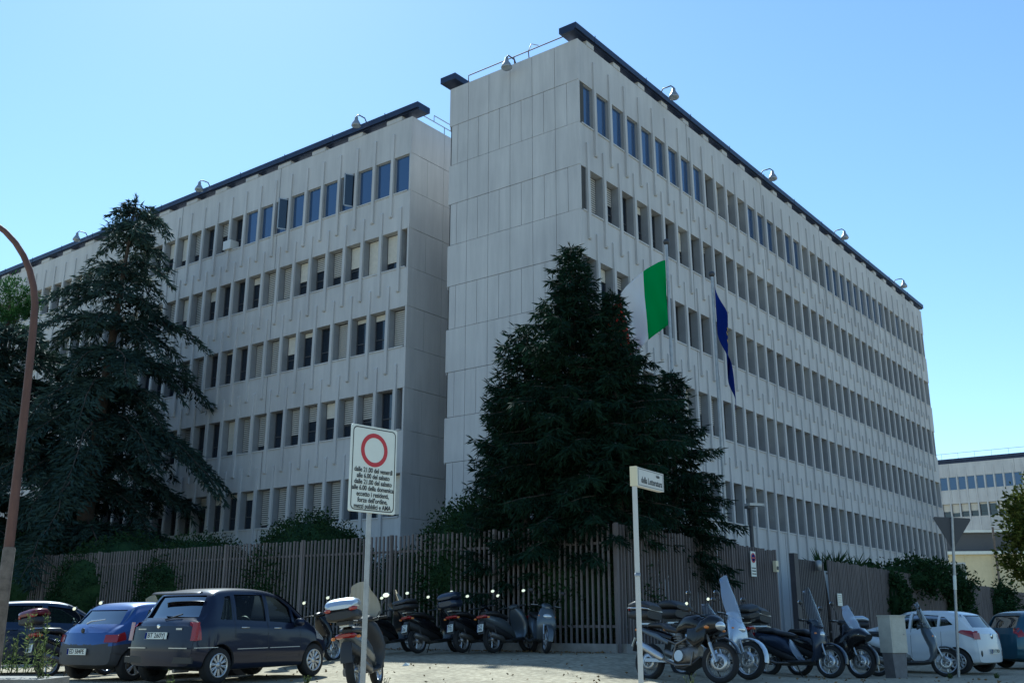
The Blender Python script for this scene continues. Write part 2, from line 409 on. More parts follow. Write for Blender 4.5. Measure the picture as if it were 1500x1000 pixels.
def win_geo(F, op, flush, blind, slat, opened, W, P, B):
    """add a window's frame to W, pane to P, blind to B"""
    k, i, u0, u1, z0, z1 = op
    o = -.10 if flush else -.33
    fm = M['frame'] if flush else M['dframe']; t = .045 if flush else .035
    for a, b, c, d in ((u0, u0+t, z0, z1), (u1-t, u1, z0, z1), (u0+t, u1-t, z0, z0+t), (u0+t, u1-t, z1-t, z1)):
        F.box(W, a, b, o-.05, o+.02, c, d, fm)
    if not flush and u1-u0 > .5: F.box(W, u0+t, u1-t, o-.03, o+.012, z0+.55, z0+.59, fm)
    F.box(P, u0+t+.002, u1-t-.002, o-.03, o-.02, z0+t+.002, z1-t-.002, M['bluepane'] if flush else M['pane'])
    if blind > 0:
        h = (z1-z0-2*t)*blind
        of = o+.004 if not flush else o-.045
        if slat: F.box(B, u0+t, u1-t, of, of+.025, z1-t-h, z1-t, M['slat'])
        else: F.box(B, u0+t, u1-t, of, of+.02, z1-t-h, z1-t, M['blind'])
    if opened:
        c = F.P(u0+.05, o+.02, 0); 
        a0, a1 = (u0+.05, u0+.05)
        pr = [F.P(u0+.05+q*math.cos(R(62))*.52, o+.02+q*math.sin(R(62))*.52, 0) for q in (0, 1)]
        for p, q, zz0, zz1 in ((0, 1, z0+.06, z0+.11), (0, 1, z1-.11, z1-.06), (0, .08, z0+.06, z1-.06), (.92, 1, z0+.06, z1-.06)):
            A0 = Vector(pr[0]).lerp(Vector(pr[1]), p); A1 = Vector(pr[0]).lerp(Vector(pr[1]), q)
            n = Vector((A1-A0).normalized().cross(Vector((0, 0, 1))))*.02
            vs = [A0-n+Vector((0, 0, zz0)), A1-n+Vector((0, 0, zz0)), A1+n+Vector((0, 0, zz0)), A0+n+Vector((0, 0, zz0))]
            vs += [v+Vector((0, 0, zz1-zz0)) for v in vs]
            W.add(vs, [(0, 1, 2, 3), (4, 5, 6, 7), (0, 1, 5, 4), (1, 2, 6, 5), (2, 3, 7, 6), (3, 0, 4, 7)], M['frame'])
        A0, A1 = Vector(pr[0]), Vector(pr[1]); n = (A1-A0).normalized().cross(Vector((0, 0, 1)))*.006
        vs = [A0-n+Vector((0, 0, z0+.1)), A1-n+Vector((0, 0, z0+.1)), A1+n+Vector((0, 0, z0+.1)), A0+n+Vector((0, 0, z0+.1))]
        vs += [v+Vector((0, 0, z1-z0-.2)) for v in vs]
        P.add(vs, [(0, 1, 2, 3), (4, 5, 6, 7), (0, 1, 5, 4), (1, 2, 6, 5), (2, 3, 7, 6), (3, 0, 4, 7)], M['pane'])

def windows(F, root, style, cam, nmax=100):
    ops = F.openings(); sc_ = []
    for op in ops:
        k, i, u0, u1, z0, z1 = op
        c = Vector(F.P((u0+u1)/2, 0, (z0+z1)/2)); d = c-Vector((cam[0], cam[1], 1.6))
        nrm = Vector(F.P(0, 1, 0))-Vector(F.P(0, 0, 0))
        sc_.append(((u1-u0)*abs(d.normalized().dot(nrm))/d.length_squared, op))
    sc_.sort(key=lambda q: -q[0])
    near = set((q[1][0], q[1][1]) for q in sc_[:nmax])
    RW = MB(); 
    for op in ops:
        flush, blind, slat, opened = style(op[0], op[1])
        if (op[0], op[1]) in near:
            W, P, B = MB(), MB(), MB()
            win_geo(F, op, flush, blind, slat, opened, W, P, B)
            w = W.build('window', root); P.build('pane', w)
            if B.f: B.build('shutter' if slat else 'roller_blind', w)
            if opened: w['label'] = 'window standing open'
        else: win_geo(F, op, flush, blind, slat, opened, RW, RW, RW)
    if RW.f: RW.build('window', root, kind='stuff')

def floodlight(root, x, y, z, ox, oy, dz=-.38):
    """bell floodlight on a bent arm over the roof edge; (ox, oy) outward direction in root's frame"""
    mb = MB(); o = Vector((ox, oy, 0)); b = Vector((x, y, z+dz))
    mb.tube([b-o*.1, b+Vector((0, 0, .45)), b+o*.12+Vector((0, 0, .62)), b+o*.5+Vector((0, 0, .62)), b+o*.62+Vector((0, 0, .5))], .028, M['lamp_steel'])
    c = b+o*.62+Vector((0, 0, .1))
    mb.lathe([(.045, .38), (.07, .36), (.085, .22), (.13, .15), (.20, .02), (.22, -.05), (.21, -.08)], M['steel'], c, n=16)
    f = mb.build('floodlight', root)
    g2 = MB(); g2.lathe([(.20, -.085), (.17, -.12), (.02, -.14)], M['lampglass'], c, n=16); g2.build('lamp_glass', f)

def end_wall(mb, x, y0, y1, side=-1, split=1.05):
    """panelled blank wall in the plane x (facing -x), panels with open joints"""
    mb.box(x+.06, x+.4, y0+.05, y1-.02, 0, TOP-.02, M['joint'])
    zs = [TOP]+[q for t in ROWS for q in (t, t-WH)]+[-.3]
    for i in range(len(zs)-1):
        z1, z0 = zs[i], zs[i+1]; band = i % 2
        a, b = (y0, y1-(.12 if band else 0)); y = a; w = split/2 if band else split
        off = 0
        while y < b-.05:
            e = min(y+w, b)
            if b-e < .25: e = b
            mb.box(x-(0 if band else .006), x+.08, y+(.009 if y > a else 0), e-(.009 if e < b else 0), z0+.009, z1-.009, M['wall'])
            y = e

hs = random.Random(3)
def style_left(k, i):
    r = hs.random()
    if k == 0:
        if i < 10: return True, [.55, .75, .95, 0, .15, .3, .5, 0, .2, .25][i], False, i in (3, 7)
        return False, (0 if r < .35 else hs.uniform(.3, .95)), r > .7, False
    tbl = {1: [(.7, 0), (.75, 0), (.95, 0), (.6, 0), (.7, 1), (.4, 1), (.55, 0), (.9, 1), (.95, 1), (0.2, 0)],
           2: [(.95, 1), (.15, 0), (.1, 0), (.95, 1), (0, 0), (.12, 0), (.5, 0), (.95, 1), (.95, 1), (0, 0), (.05, 0), (0, 0), (.95, 1)],
           3: [(.0, 0), (0, 0), (.6, 1), (.65, 1), (.4, 0), (.4, 1), (.7, 1), (0, 0), (.85, 1), (.95, 1), (.85, 0)],
           4: [(.95, 0), (.5, 0), (.4, 0), (.95, 1), (.95, 1), (.95, 1), (.95, 1), (.95, 1), (.2, 0), (.1, 0), (.25, 0), (.3, 0)]}
    if i < len(tbl[k]): b, s_ = tbl[k][i]; return False, b, bool(s_), False
    if r < .3: return False, 0, False, False
    return False, hs.uniform(.3, .96), hs.random() < .5, False
def style_right(k, i):
    r = hs.random()
    fl = k == 0 and (i < 9 or i in (13, 14, 15, 17, 18, 22, 23, 24, 25, 26, 27, 28, 29, 30, 33))
    if k == 0 and i == 0: return True, .75, False, False
    if fl: return True, (.2 if r > .8 else 0), False, False
    return False, (0 if r < .45 else hs.uniform(.15, .9)), hs.random() < .4, False

def right_wing():
    root = empty('office_building', (CX, CY, 0), A, 'tall pale concrete corner wing with blank panelled end wall behind the spruces', 'building')
    F = Facade('R', 0, 0, 42.6)
    mb = MB(); F.walls(mb)
    # corner return of spandrels lies in the end wall
    end_wall(mb, -.012, -.012, 6.2)
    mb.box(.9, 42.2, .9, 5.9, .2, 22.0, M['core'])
    mb.box(.3, 42.5, .5, 6.1, 22.0, 22.45, M['wall'])
    # far side and far end
    mb.box(.2, 42.6, 6.0, 6.25, -.5, TOP, M['wall'])
    mb.box(42.35, 42.6, .5, 6.0, -.5, TOP-.01, M['wall'])
    for i, t in enumerate(ROWS):                                   # stepped bands on the far and hidden edges
        zt = TOP if i == 0 else ROWS[i-1]-WH
        mb.box(42.6, 42.75, -.0, 6.3, t, zt, M['wall']); mb.box(.25, 42.6, 6.25, 6.4, t, zt, M['wall'])
    # link block towards the other wing
    mb.box(9, 20, 6.3, 9.4, -.5, 21.4, M['wall'])
    mb.build('wall', root)
    windows(F, root, style_right, cam_local)
    c = MB()
    c.box(-.3, 43.0, -.14, .62, 22.96, 23.2, M['cap']); c.box(-.3, 43.0, -.06, .54, 22.9, 22.958, M['cap'])
    c.box(-.3, 43.0, 5.72, 6.5, 22.92, 23.18, M['cap'])
    u = .6
    while u < 42: c.box(u, u+.5, -.02, .5, TOP+.002, 22.898, M['wall']); u += 1.9
    u = 1.
    while u < 43: c.box(u, u+.04, -.15, -.142, 22.93, 23.26, M['cap']); u += 3.85
    c.build('roof_cap', root)
    r = MB(); r.tube([(.05, .7, 23.05), (.05, 5.3, 23.05), (.05, 5.3, 22.72)], .022, M['rust']); 
    for y in (2.3, 3.0): r.tube([(.1, y, 22.7), (.05, y, 23.05)], .02, M['rust'])
    r.tube([(.05, 2.3, 23.05), (.05, 2.15, 23.3), (.3, 2.0, 23.3)], .02, M['steel'])
    r.build('roof_railing', root)
    for u in (6.5, 16.6, 26.6, 37.4): floodlight(root, u, .1, 23.3, 0, -1)
    floodlight(root, .2, 3.0, 22.7, -1, 0)
right_wing()

EY = 8.97; EX = .7
def left_wing():
    root = empty('office_building', (CX, CY, 0), A, 'long pale concrete wing with many shuttered windows, running off to the left behind the cedar', 'building')
    F = Facade('L', EY, EX, 39)
    mb = MB(); F.walls(mb)
    # end face towards the corner wing: plane y = EY facing -y
    zs = [TOP]+[q for t in ROWS for q in (t, t-WH)]+[-.3]
    mb.box(EX+.5, 9.2, EY+.06, EY+.4, 0, TOP-.02, M['joint'])
    for i in range(len(zs)-1):
        z1, z0 = zs[i], zs[i+1]; band = i % 2; x = EX+(.5 if 0 else 0); w = .525*2 if band else 2.1
        b = 9.2; x = EX-.012
        while x < b-.05:
            e = min(x+w, b)
            mb.box(x+(.008 if x > EX else 0), e-.008, EY-(.012 if band else .018), EY+.08, z0+.009, z1-.009, M['wall']); x = e
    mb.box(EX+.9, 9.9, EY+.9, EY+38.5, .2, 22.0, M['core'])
    mb.box(EX+.5, 10, EY+.4, EY+38.6, 22.0, 22.4, M['wall'])
    mb.box(9.8, 10.1, EY+.42, EY+39, -.5, TOP, M['wall'])
    mb.box(EX+.5, 9.8, EY+38.7, EY+39, -.5, TOP, M['wall'])
    mb.build('wall', root)
    windows(F, root, style_left, cam_local)
    c = MB()
    c.box(EX-.14, EX+.65, EY-.42, EY+39.4, 22.96, 23.22, M['cap']); c.box(EX-.06, EX+.55, EY-.42, EY+39.4, 22.9, 22.958, M['cap'])
    u = .6
    while u < 38: c.box(EX-.02, EX+.5, EY+u, EY+u+.9, TOP+.002, 22.898, M['wall']); u += 2.4
    u = 1.5
    while u < 39: c.box(EX-.15, EX-.142, EY+u, EY+u+.04, 22.93, 23.28, M['cap']); u += 3.3
    c.build('roof_cap', root)
    r = MB(); r.tube([(EX+.8, EY+.1, 23.1), (5.5, EY+.1, 23.1)], .022, M['steel'])
    r.tube([(2.2, EY+.1, 23.1), (2.2, EY+.1, 23.4), (6.5, EY+.1, 23.4)], .022, M['steel'])
    for x in (2.9, 4.6, 6.4): r.tube([(x, EY+.1, 22.7), (x, EY+.1, 23.1)], .02, M['steel'])
    r.build('roof_railing', root)
    for u in (2.9, 14.2, 25.6): floodlight(root, EX+.1, EY+u, 23.3, -1, 0)
    a = MB(); F.box(a, 11.72, 12.3, -.3, .18, 19.36, 19.8, M['ac']); a.build('air_conditioner', root)
left_wing()

def far_building():
    root = empty('office_building', (53.8, 131.5, -.9), A, 'distant pale office block seen past the end of the corner wing', 'building')
    F = Facade('L', -42, 0, 52, start=(1.05, 1.05))
    F.box
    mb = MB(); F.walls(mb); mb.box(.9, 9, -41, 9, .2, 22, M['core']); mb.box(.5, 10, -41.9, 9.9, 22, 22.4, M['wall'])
    mb.box(9.5, 10, -42, 10, -.5, TOP, M['wall']); mb.box(.5, 9.5, -42, -41.6, -.5, TOP, M['wall']); mb.box(.5, 9.5, 9.6, 10, -.5, TOP, M['wall'])
    mb.build('wall', root)
    h2 = random.Random(11)
    def st(k, i):
        if k == 0: return True, (0 if h2.random() < .6 else h2.uniform(.3, .9)), False, False
        return False, (.1 if h2.random() < .2 else h2.uniform(.5, .8)), False, False
    camf = Matrix.Rotation(-A, 3, 'Z') @ Vector((-53.5, -131.5, 0))
    windows(F, root, st, camf)
    c = MB(); c.box(-.16, .8, -42.5, 10.5, 22.98, 23.3, M['cap']); c.box(0, .6, -42, 10, 22.702, 22.978, M['cap'])
    c.build('roof_cap', root)
    r = MB(); r.tube([(0, -42, 24), (0, 10, 24)], .03, M['steel'])
    y = -42
    while y < 10: r.tube([(0, y, 23.2), (0, y, 24)], .02, M['steel']); y += 2
    r.build('roof_railing', root)
far_building()

def low_building():
    # cream low building with a dark glazed attic; local u runs to the right
    root = empty('low_building', (36.6, 95, 0), R(-8), 'low cream rendered building with dark upper band and outside pipes, far right', 'building')
    mb = MB()
    mb.box(0, 26, 0, 9, -.5, 8.0, M['yellowwall'])
    for x in (0.2, 2.4, 4.6, 6.9, 9.2, 11.4): mb.box(x, x+.12, -.06, -.002, 0, 8.0, M['yellowwall'])
    mb.build('wall', root)
    a = MB(); a.box(-.2, 26, .8, 8.5, 8.3, 10.0, M['dframe']); a.build('attic_band', root)
    b = MB(); b.box(-.4, 26.4, -.35, 9.3, 8.003, 8.28, M['signw']); b.box(-.4, 26.4, .3, 9.2, 10.003, 10.22, M['signw']); b.build('roof', root)
    for x, z in ((2.9, 5.6), (.3, 4.6), (9.6, 5.6), (12.5, 5.6)):
        w = MB(); w.box(x, x+1.7, -.04, .0, z, z+1.7, M['frame']); w = w.build('window', root)
        p = MB()
        for q in (0, 1): p.box(x+.1+q*.8, x+.8+q*.8, -.055, -.042, z+.12, z+1.58, M['pane'])
        p.build('pane', w)
    for x in (1.4, 7.2, 13.5):
        p = MB(); p.cyl((x, -.45, 0), (x, -.45, 10.4), .1, m=M['grime']); p.build('downpipe', root)
    for z in (2.9, 3.9):
        p = MB(); p.cyl((0, -.6, z), (26, -.6, z), .06, m=M['grime'])
        for k in range(14): p.cyl((k*2+.3, -.6, z-.2), (k*2+.3, -.6, z+.5), .035, m=M['grime'], n=6)
        p.build('pipe', root)
low_building()

# ------------------------------------------------------------------ fence
FC = Vector((2.42, 24, 0))
def fence(name, label, p0, d, t0, t1, top, post_every, group, post_side, picket=.155, wpk=.042, dpk=.045, gaps=()):
    base = p0+d*t0
    root = empty(name, (base.x, base.y, g(base.x, base.y)), math.atan2(d.y, d.x), label, 'fence', group)
    zb = g(base.x, base.y); L = t1-t0
    def gl(t): q = base+d*t; return g(q.x, q.y)-zb
    def tl(t): return top(t0+t)-zb
    fr = random.Random(5)
    mb = MB(); t = .05
    while t < L:
        j = fr.uniform(-.012, .012); h = tl(t)+fr.uniform(-.025, .02); a = fr.uniform(-.014, .014)
        z0 = gl(t)+.2
        vs = [(t+x+a*k, y, z) for k, z in ((0, z0), (1, h)) for y in (-dpk/2+j*.5, dpk/2+j*.5) for x in (-wpk/2, wpk/2)]
        mb.add(vs, [(0, 2, 3, 1), (4, 5, 7, 6), (0, 1, 5, 4), (2, 6, 7, 3), (0, 4, 6, 2), (1, 3, 7, 5)], M['fence'])
        t += picket
    mb.build('picket_panel', root)
    n = int(L/1.2)+1
    for hh in (.55, None):
      rl = MB()
      for k in range(n):
        a = L*k/n; b = L*(k+1)/n
        if True:
            za, zb_ = (gl(a)+hh, gl(b)+hh) if hh else (tl(a)-.45, tl(b)-.45)
            y0, y1 = (dpk/2+.012, dpk/2+.05) if post_side > 0 else (-dpk/2-.05, -dpk/2-.012)
            vs = [(x, y, z+dz) for (x, z) in ((a, za), (b, zb_)) for y in (y0, y1) for dz in (0, .06)]
            rl.add(vs, [(0, 1, 3, 2), (4, 6, 7, 5), (0, 2, 6, 4), (1, 5, 7, 3), (0, 4, 5, 1), (2, 3, 7, 6)], M['fence'])
      rl.build('rail', root)
    pl = MB()
    for k in range(n):
        a = L*k/n; b = L*(k+1)/n
        vs = [(x, y, z) for (x, z0, z1) in ((a, gl(a)-.3, gl(a)+.2), (b, gl(b)-.3, gl(b)+.2)) for y in (-.13, .13) for z in (z0, z1)]
        pl.add(vs, [(0, 1, 3, 2), (4, 6, 7, 5), (0, 2, 6, 4), (1, 5, 7, 3), (0, 4, 5, 1), (2, 3, 7, 6)], M['plinth'])
    pl.build('plinth', root)
    t = 0 if post_side < 0 else post_every
    while t < L+.01:
        p = MB(); p.box(t-.035, t+.035, -.05, .05, gl(t)-.1, tl(t)+.03, M['steel'] if 0 else M['fence']); p.build('post', root); t += post_every
    return root
GF = 'picket fences round the office garden'
fence('picket_fence', 'long brown picket fence running left from the corner, hedges pressed behind it', FC, dL, 0, 33, lambda t: 3.93+.012*t, 3.6, GF, -1)
fence('picket_fence', 'brown picket fence between the garden corner and the open gateway, spruce branches over it', FC, dR, .12, 9.0, lambda t: 3.93-.012*t, 2.96, GF, 1, dpk=.06)
fence('picket_fence', 'long brown picket fence beyond the gate, receding to the right with ivy on it', FC, dR, 13.3, 62, lambda t: 3.9-.0105*t, 3.7, GF, 1, wpk=.06, dpk=.06, picket=.145)
def gate():
    b = FC+dR*10.3; z = g(b.x, b.y)
    root = empty('gate', (b.x, b.y, z), A, 'dark steel barred gate standing beside the gap in the picket fence', 'gate')
    m = MB(); m.box(.1, .42, -.05, .12, 0, 2.95, M['gate']); m.build('gate_post', root)
    m = MB(); t = .62
    while t < 2.85: m.box(t-.04, t+.04, .04, .09, .1, 2.8, M['gate']); t += .14
    for q in (.25, 1.5, 2.6): m.box(.5, 2.9, .092, .13, q, q+.08, M['gate'])
    m.build('gate_leaf', root)
    m = MB(); m.lathe([(.04, .12), (.1, .1), (.1, -.2), (.02, -.22)], M['steel'], (2.0, -.08, 2.7), n=10); m.build('warning_lamp', root)
gate()
def onfence(t, out, z, seg='R'):
    d, n = (dR, Vector((.795, -.607, 0))) if seg == 'R' else (dL, -dR)
    p = FC+d*t+n*out; return (p.x, p.y, z)
# signs on the fence
def noparking():
    root = empty('no_parking_sign', onfence(7.2, .12, 2.0), A, 'small white tow-away sign with round red symbol fixed to the picket fence', 'sign')
    m = MB(); m.box(-.16, .16, -.01, .01, 1.0, 1.7, M['signw']); m.build('panel', root)
    m = MB(); m.lathe([(.14, -.012), (.14, -.018), (.105, -.018), (.105, -.012), (.14, -.012)], M['red'], (0, 0, 1.52), 'y', 24); 
    m.box(-.12, .12, -.018, -.0125, 1.5, 1.535, M['red']); m.lathe([(.108, -.0115), (.108, -.015), (.001, -.015)], M['fblue'], (0, 0, 1.52), 'y', 24); m.build('symbol', root)
    m = MB()
    for z in (1.06, 1.14, 1.22): m.box(-.13, .13, -.014, -.011, z, z+.03, M['black'])
    m.build('lettering', root)
noparking()
def intercom():
    o = MB(); o.box(-.09, .09, -.1, 0, -.16, .16, M['cream']); o.box(-.06, .06, -.115, -.102, -.1, .0, M['plastic'])
    tag(o.build('gate_intercom', loc=onfence(8.75, .08, 3.35), rz=A), 'small cream box high on the fence end beside the gateway', 'intercom')
intercom()
for t, h, w, z, lb in ((21.2, .62, .32, 2.75, 'narrow white notice sheet on the far picket fence below the ivy'), (13.9, .4, .4, 2.5, 'square white notice at the near end of the long far fence')):
    m = MB(); m.box(-w/2, w/2, -.01, .01, -h/2, h/2, M['signw'])
    for q in range(4): m.box(-w*.35, w*.35, -.014, -.011, h*(.3-.17*q), h*(.3-.17*q)+.025, M['greyp'])
    tag(m.build('notice', loc=onfence(t, .1, z), rz=A), lb, 'notice')

# ------------------------------------------------------------------ vegetation
def blade(mb_v, mb_f, p, d, L, w, rr):
    """thin double-tapered leaf quad"""
    d = d.normalized(); a = d.orthogonal().normalized(); t = rr.uniform(0, 6.28)
    a = (a*math.cos(t)+d.cross(a)*math.sin(t))*w*.5
    o = len(mb_v); mb_v += [p-a*.5, p+d*L*.45-a, p+d*L, p+d*L*.45+a]; mb_f.append((o, o+1, o+2, o+3))

def conifer(name, loc, H, rad, label, seed, leaf, group=None, z0=.5, nb=90, up=.15, droop=.25, dens=1., tw=.32, w=.05, power=.85, cat='tree', lean=(0, 0), plates=False, bare_tip=.3, side=None, rtab=None, lat=3.6, layers=9, hang=0):
    rr = random.Random(seed)
    root = empty(name, loc, 0, label, cat, group)
    tr = MB(); n = 9; pts = []
    for i in range(n):
        t = i/(n-1); pts.append((lean[0]*t*t+rr.uniform(-.05, .05)*(0 < i < n-1), lean[1]*t*t+rr.uniform(-.05, .05)*(0 < i < n-1), -.2+(H+.2)*t))
    tr.tube(pts, [max(.012, .024*H*(1-i/(n-1))**.9) for i in range(n)], M['bark'], 8)
    V = []; Fc = []
    def trunk(z):
        t = max(0, min(1, z/H)); return Vector((lean[0]*t*t, lean[1]*t*t, z))
    for i in range(nb):
        t = (i+rr.random())/nb
        if plates: t = (int(t*layers)+.5)/layers+rr.uniform(-.02, .02); t = max(0, min(.99, t))
        z = z0+(H-z0)*t**.9
        az = i*2.39996+rr.uniform(-.4, .4)
        rl = rad*(1-t)**power*rr.choice((.6, .75, .9, 1.0, 1.05, 1.25))*rr.uniform(.88, 1.08)+.2
        if plates: rl = rad*(1-t)**power*rr.uniform(.45, 1.2)*(1+.35*math.sin(2*az+seed+t*14))+.3
        if rtab: rl = interp(rtab, t)*rr.choice((.4, .65, .85, 1, 1.18) if plates else (.45, .7, .85, 1, 1.08))*rr.uniform(.9, 1.06)
        if side: rl *= 1+side[1]*math.cos(az-side[0])
        hd = Vector((math.cos(az), math.sin(az), 0)); sd = Vector((-hd.y, hd.x, 0))
        P0 = trunk(z); u0 = .5 if not plates else rr.uniform(.05, .5)
        pts = []
        ns = 7
        for k in range(ns+1):
            s = k/ns; pts.append(P0+hd*rl*s+sd*rr.uniform(-.03, .03)*rl+Vector((0, 0, rl*(up*s*1.2-droop*s*s*1.6+(0 if plates else .22*max(0, s-.6))+(t*.5*s if not plates else u0*s-.55*s*s)))))
        tr.tube(pts, [max(.006, .012*rl*(1-k/ns)+.006) for k in range(ns+1)], M['bark'], 4)
        step = tw*.28/dens; nn = max(4, int(rl/step))
        for q in range(nn):
            s = .12+.88*(q+rr.random())/nn
            k = min(ns-1, int(s*ns)); p = pts[k].lerp(pts[k+1], s*ns-k)
            dirb = (pts[k+1]-pts[k]).normalized()
            for sg in (-1, 1):
                L = (.45*rl*(1-s)**.7+tw*.7)*rr.uniform(.5, 1.05); L = min(L, tw*lat)
                dd = (dirb*.75+sd*sg*rr.uniform(.5, 1)+Vector((0, 0, rr.uniform(-.45-hang, .12-hang*.4) if not plates else rr.uniform(-.35, .1)))).normalized()
                m = max(2, int(L/(tw*.42)))
                for j in range(m):
                    b = p+dd*L*(j/m)+Vector((0, 0, -.12*L*(j/m)**2))
                    for e in range(2):
                        nd = dd*rr.uniform(.6, 1)+Vector((rr.uniform(-.6, .6), rr.uniform(-.6, .6), rr.uniform(-.5, .35)))
                        blade(V, Fc, b, nd, tw*rr.uniform(.6, 1.1), w*rr.uniform(.8, 1.4), rr)
        for e in range(3): blade(V, Fc, pts[-1], dirb+Vector((rr.uniform(-.3, .3), rr.uniform(-.3, .3), .2)), tw, w, rr)
    for j in range(int(14*bare_tip/.3)):                           # leader
        z = H-j*.07; 
        for e in range(4): blade(V, Fc, trunk(z), Vector((rr.uniform(-1, 1), rr.uniform(-1, 1), .9)), tw*.7, w*.8, rr)
    cr = MB(); cr.add(V, Fc, leaf)
    tr.build('trunk', root); cr.build('crown', root, recalc=False)
    return root

def leafy(name, loc, label, cat, blobs, n, size, leaf, seed, group=None, trunk=None, asp=.55, core=0):
    """blobs: (x,y,z,rx,ry,rz); leaf-sized faces through shell of each blob, with clumps"""
    rr = random.Random(seed); root = empty(name, loc, 0, label, cat, group)
    V = []; Fc = []; tot = sum(b[3]*b[4]+b[3]*b[5]+b[4]*b[5] for b in blobs)
    for b in blobs:
        m = int(n*(b[3]*b[4]+b[3]*b[5]+b[4]*b[5])/tot)
        cl = [Vector((rr.gauss(0, 1), rr.gauss(0, 1), rr.gauss(0, 1))).normalized()*rr.uniform(.94 if core > .9 else .8 if core else .55, 1.02) for _ in range(max(10, m//(12 if core > .9 else 60)))]
        for i in range(m):
            c = rr.choice(cl); rc = .26; sc_ = .28 if core > .9 else .6
            q = c+Vector((rr.gauss(0, 1), rr.gauss(0, 1), rr.gauss(0, 1)))*rc*sc_
            p = Vector((b[0]+q.x*b[3], b[1]+q.y*b[4], b[2]+q.z*b[5]))
            d = Vector((rr.uniform(-1, 1), rr.uniform(-1, 1), rr.uniform(-.6, 1)))+q*.5
            L = size*rr.uniform(.6, 1.3); blade(V, Fc, p, d, L, L*asp, rr)
    cr = MB(); cr.add(V, Fc, leaf)
    if core:
        for b in blobs: cr.ell(b[:3], b[3]*core, b[4]*core, b[5]*core, leaf, 20, 12)
    cr.build('foliage' if cat != 'tree' else 'crown', root, recalc=False)
    t = MB()
    if trunk:
        t.tube([(0, 0, -.2), (.05, 0, trunk[0]*.5), (0, .05, trunk[0])], [trunk[1], trunk[1]*.8, trunk[1]*.5], M['bark'])
        for b in blobs[:8]: t.tube([(0, 0, trunk[0]*.7), ((b[0])*.5, b[1]*.5, (trunk[0]+b[2])*.5), (b[0], b[1], b[2])], [trunk[1]*.5, trunk[1]*.3, .02], M['bark'], 6)
        t.build('trunk', root)
    else:
        for b in blobs:
            for k in range(4):
                a = rr.uniform(0, 6.28); t.tube([(b[0]*.9, b[1]*.9, -.1), (b[0]+.3*b[3]*math.cos(a), b[1]+.3*b[4]*math.sin(a), b[2]), (b[0]+.7*b[3]*math.cos(a), b[1]+.7*b[4]*math.sin(a), b[2]+.5*b[5])], [.05, .035, .01], M['bark'], 5)
        t.build('stem', root)
    return root

GS = 'spruces clustered behind the fence corner'
SK = dict(tw=.25, w=.036, hang=.7)
conifer('spruce_tree', (1.6, 25.9, 1.1), 10.4, 2.1, 'tallest dark green spruce in the cluster at the fence corner', 21, M['spruce'], GS, nb=240, z0=2.3, dens=1.15, up=.1, droop=.26, lat=4,
        rtab=[(0, 2.1), (.15, 2.3), (.3, 2.3), (.5, 2.0), (.65, 1.35), (.8, .85), (.92, .45), (1, .2)], **SK)
conifer('spruce_tree', (2.6, 25.2, 1.1), 8.85, 1.55, 'dark spruce whose top covers part of the tricolour flag', 22, M['spruce'], GS, nb=170, z0=2.6, dens=1.15, up=.12, droop=.26, lat=4,
        rtab=[(0, 1.5), (.3, 1.9), (.45, 1.75), (.65, .95), (.85, .42), (1, .15)], **SK)
conifer('spruce_tree', (.35, 26.6, 1.2), 8.2, 1.3, 'narrow dark spruce left of the tallest one, in front of the blank end wall', 23, M['spruce'], GS, nb=125, z0=.8, dens=1.05, up=.2, droop=.18, power=.5, **SK)
conifer('spruce_tree', (-.15, 26.9, 1.2), 6.6, 1.0, 'lowest and leftmost spruce of the cluster at the fence corner', 24, M['spruce'], GS, nb=95, z0=1.2, dens=1.05, up=.25, droop=.15, power=.45, **SK)
conifer('spruce_tree', (4.45, 27.6, 1.15), 7.3, 1.75, 'rightmost spruce of the cluster, thin bare leader below the blue flag', 25, M['spruce'], GS, nb=125, z0=1.8, dens=1.1, up=.12, droop=.26, bare_tip=.5,
        rtab=[(0, 1.5), (.3, 1.5), (.5, 1.25), (.8, .6), (1, .2)], **SK)

conifer('cedar_tree', (-18.1, 43.6, 1.3), 19.5, 4.7, 'big dark layered cedar in front of the left wing', 31, M['cedar'], None, z0=1.2, nb=165, plates=True, dens=.85, tw=.40, w=.065, droop=.16, up=.1, side=(0, .1), lat=3.8, layers=12,
        rtab=[(0, 5.0), (.15, 5.6), (.3, 5.2), (.40, 5.6), (.52, 4.2), (.62, 3.3), (.72, 2.8), (.82, 2.5), (.9, 2.1), (.96, 1.3), (1, .5)], lean=(.7, 0))
conifer('cedar_tree', (-23.2, 44.5, 1.3), 13.6, 5.2, 'second dark cedar cut off by the left edge of the photo, behind the curved lamp', 33, M['cedar'], None, z0=1.2, nb=150, plates=True, dens=.9, tw=.42, w=.07, power=.35, droop=.14, up=.1, lat=3.6, layers=11)
leafy('pine_tree', (-24.6, 47.5, 1.3), 'bright green pine top at the left edge beside the curved lamp', 'tree',
      [(0, 0, 15.9, 1.2, 1.2, .8), (-1.2, .3, 15.1, 1.3, 1.2, .7), (.6, .2, 14.8, .9, .9, .6)], 5000, .26, M['pine'], 5, trunk=(14.8, .2), asp=.22)

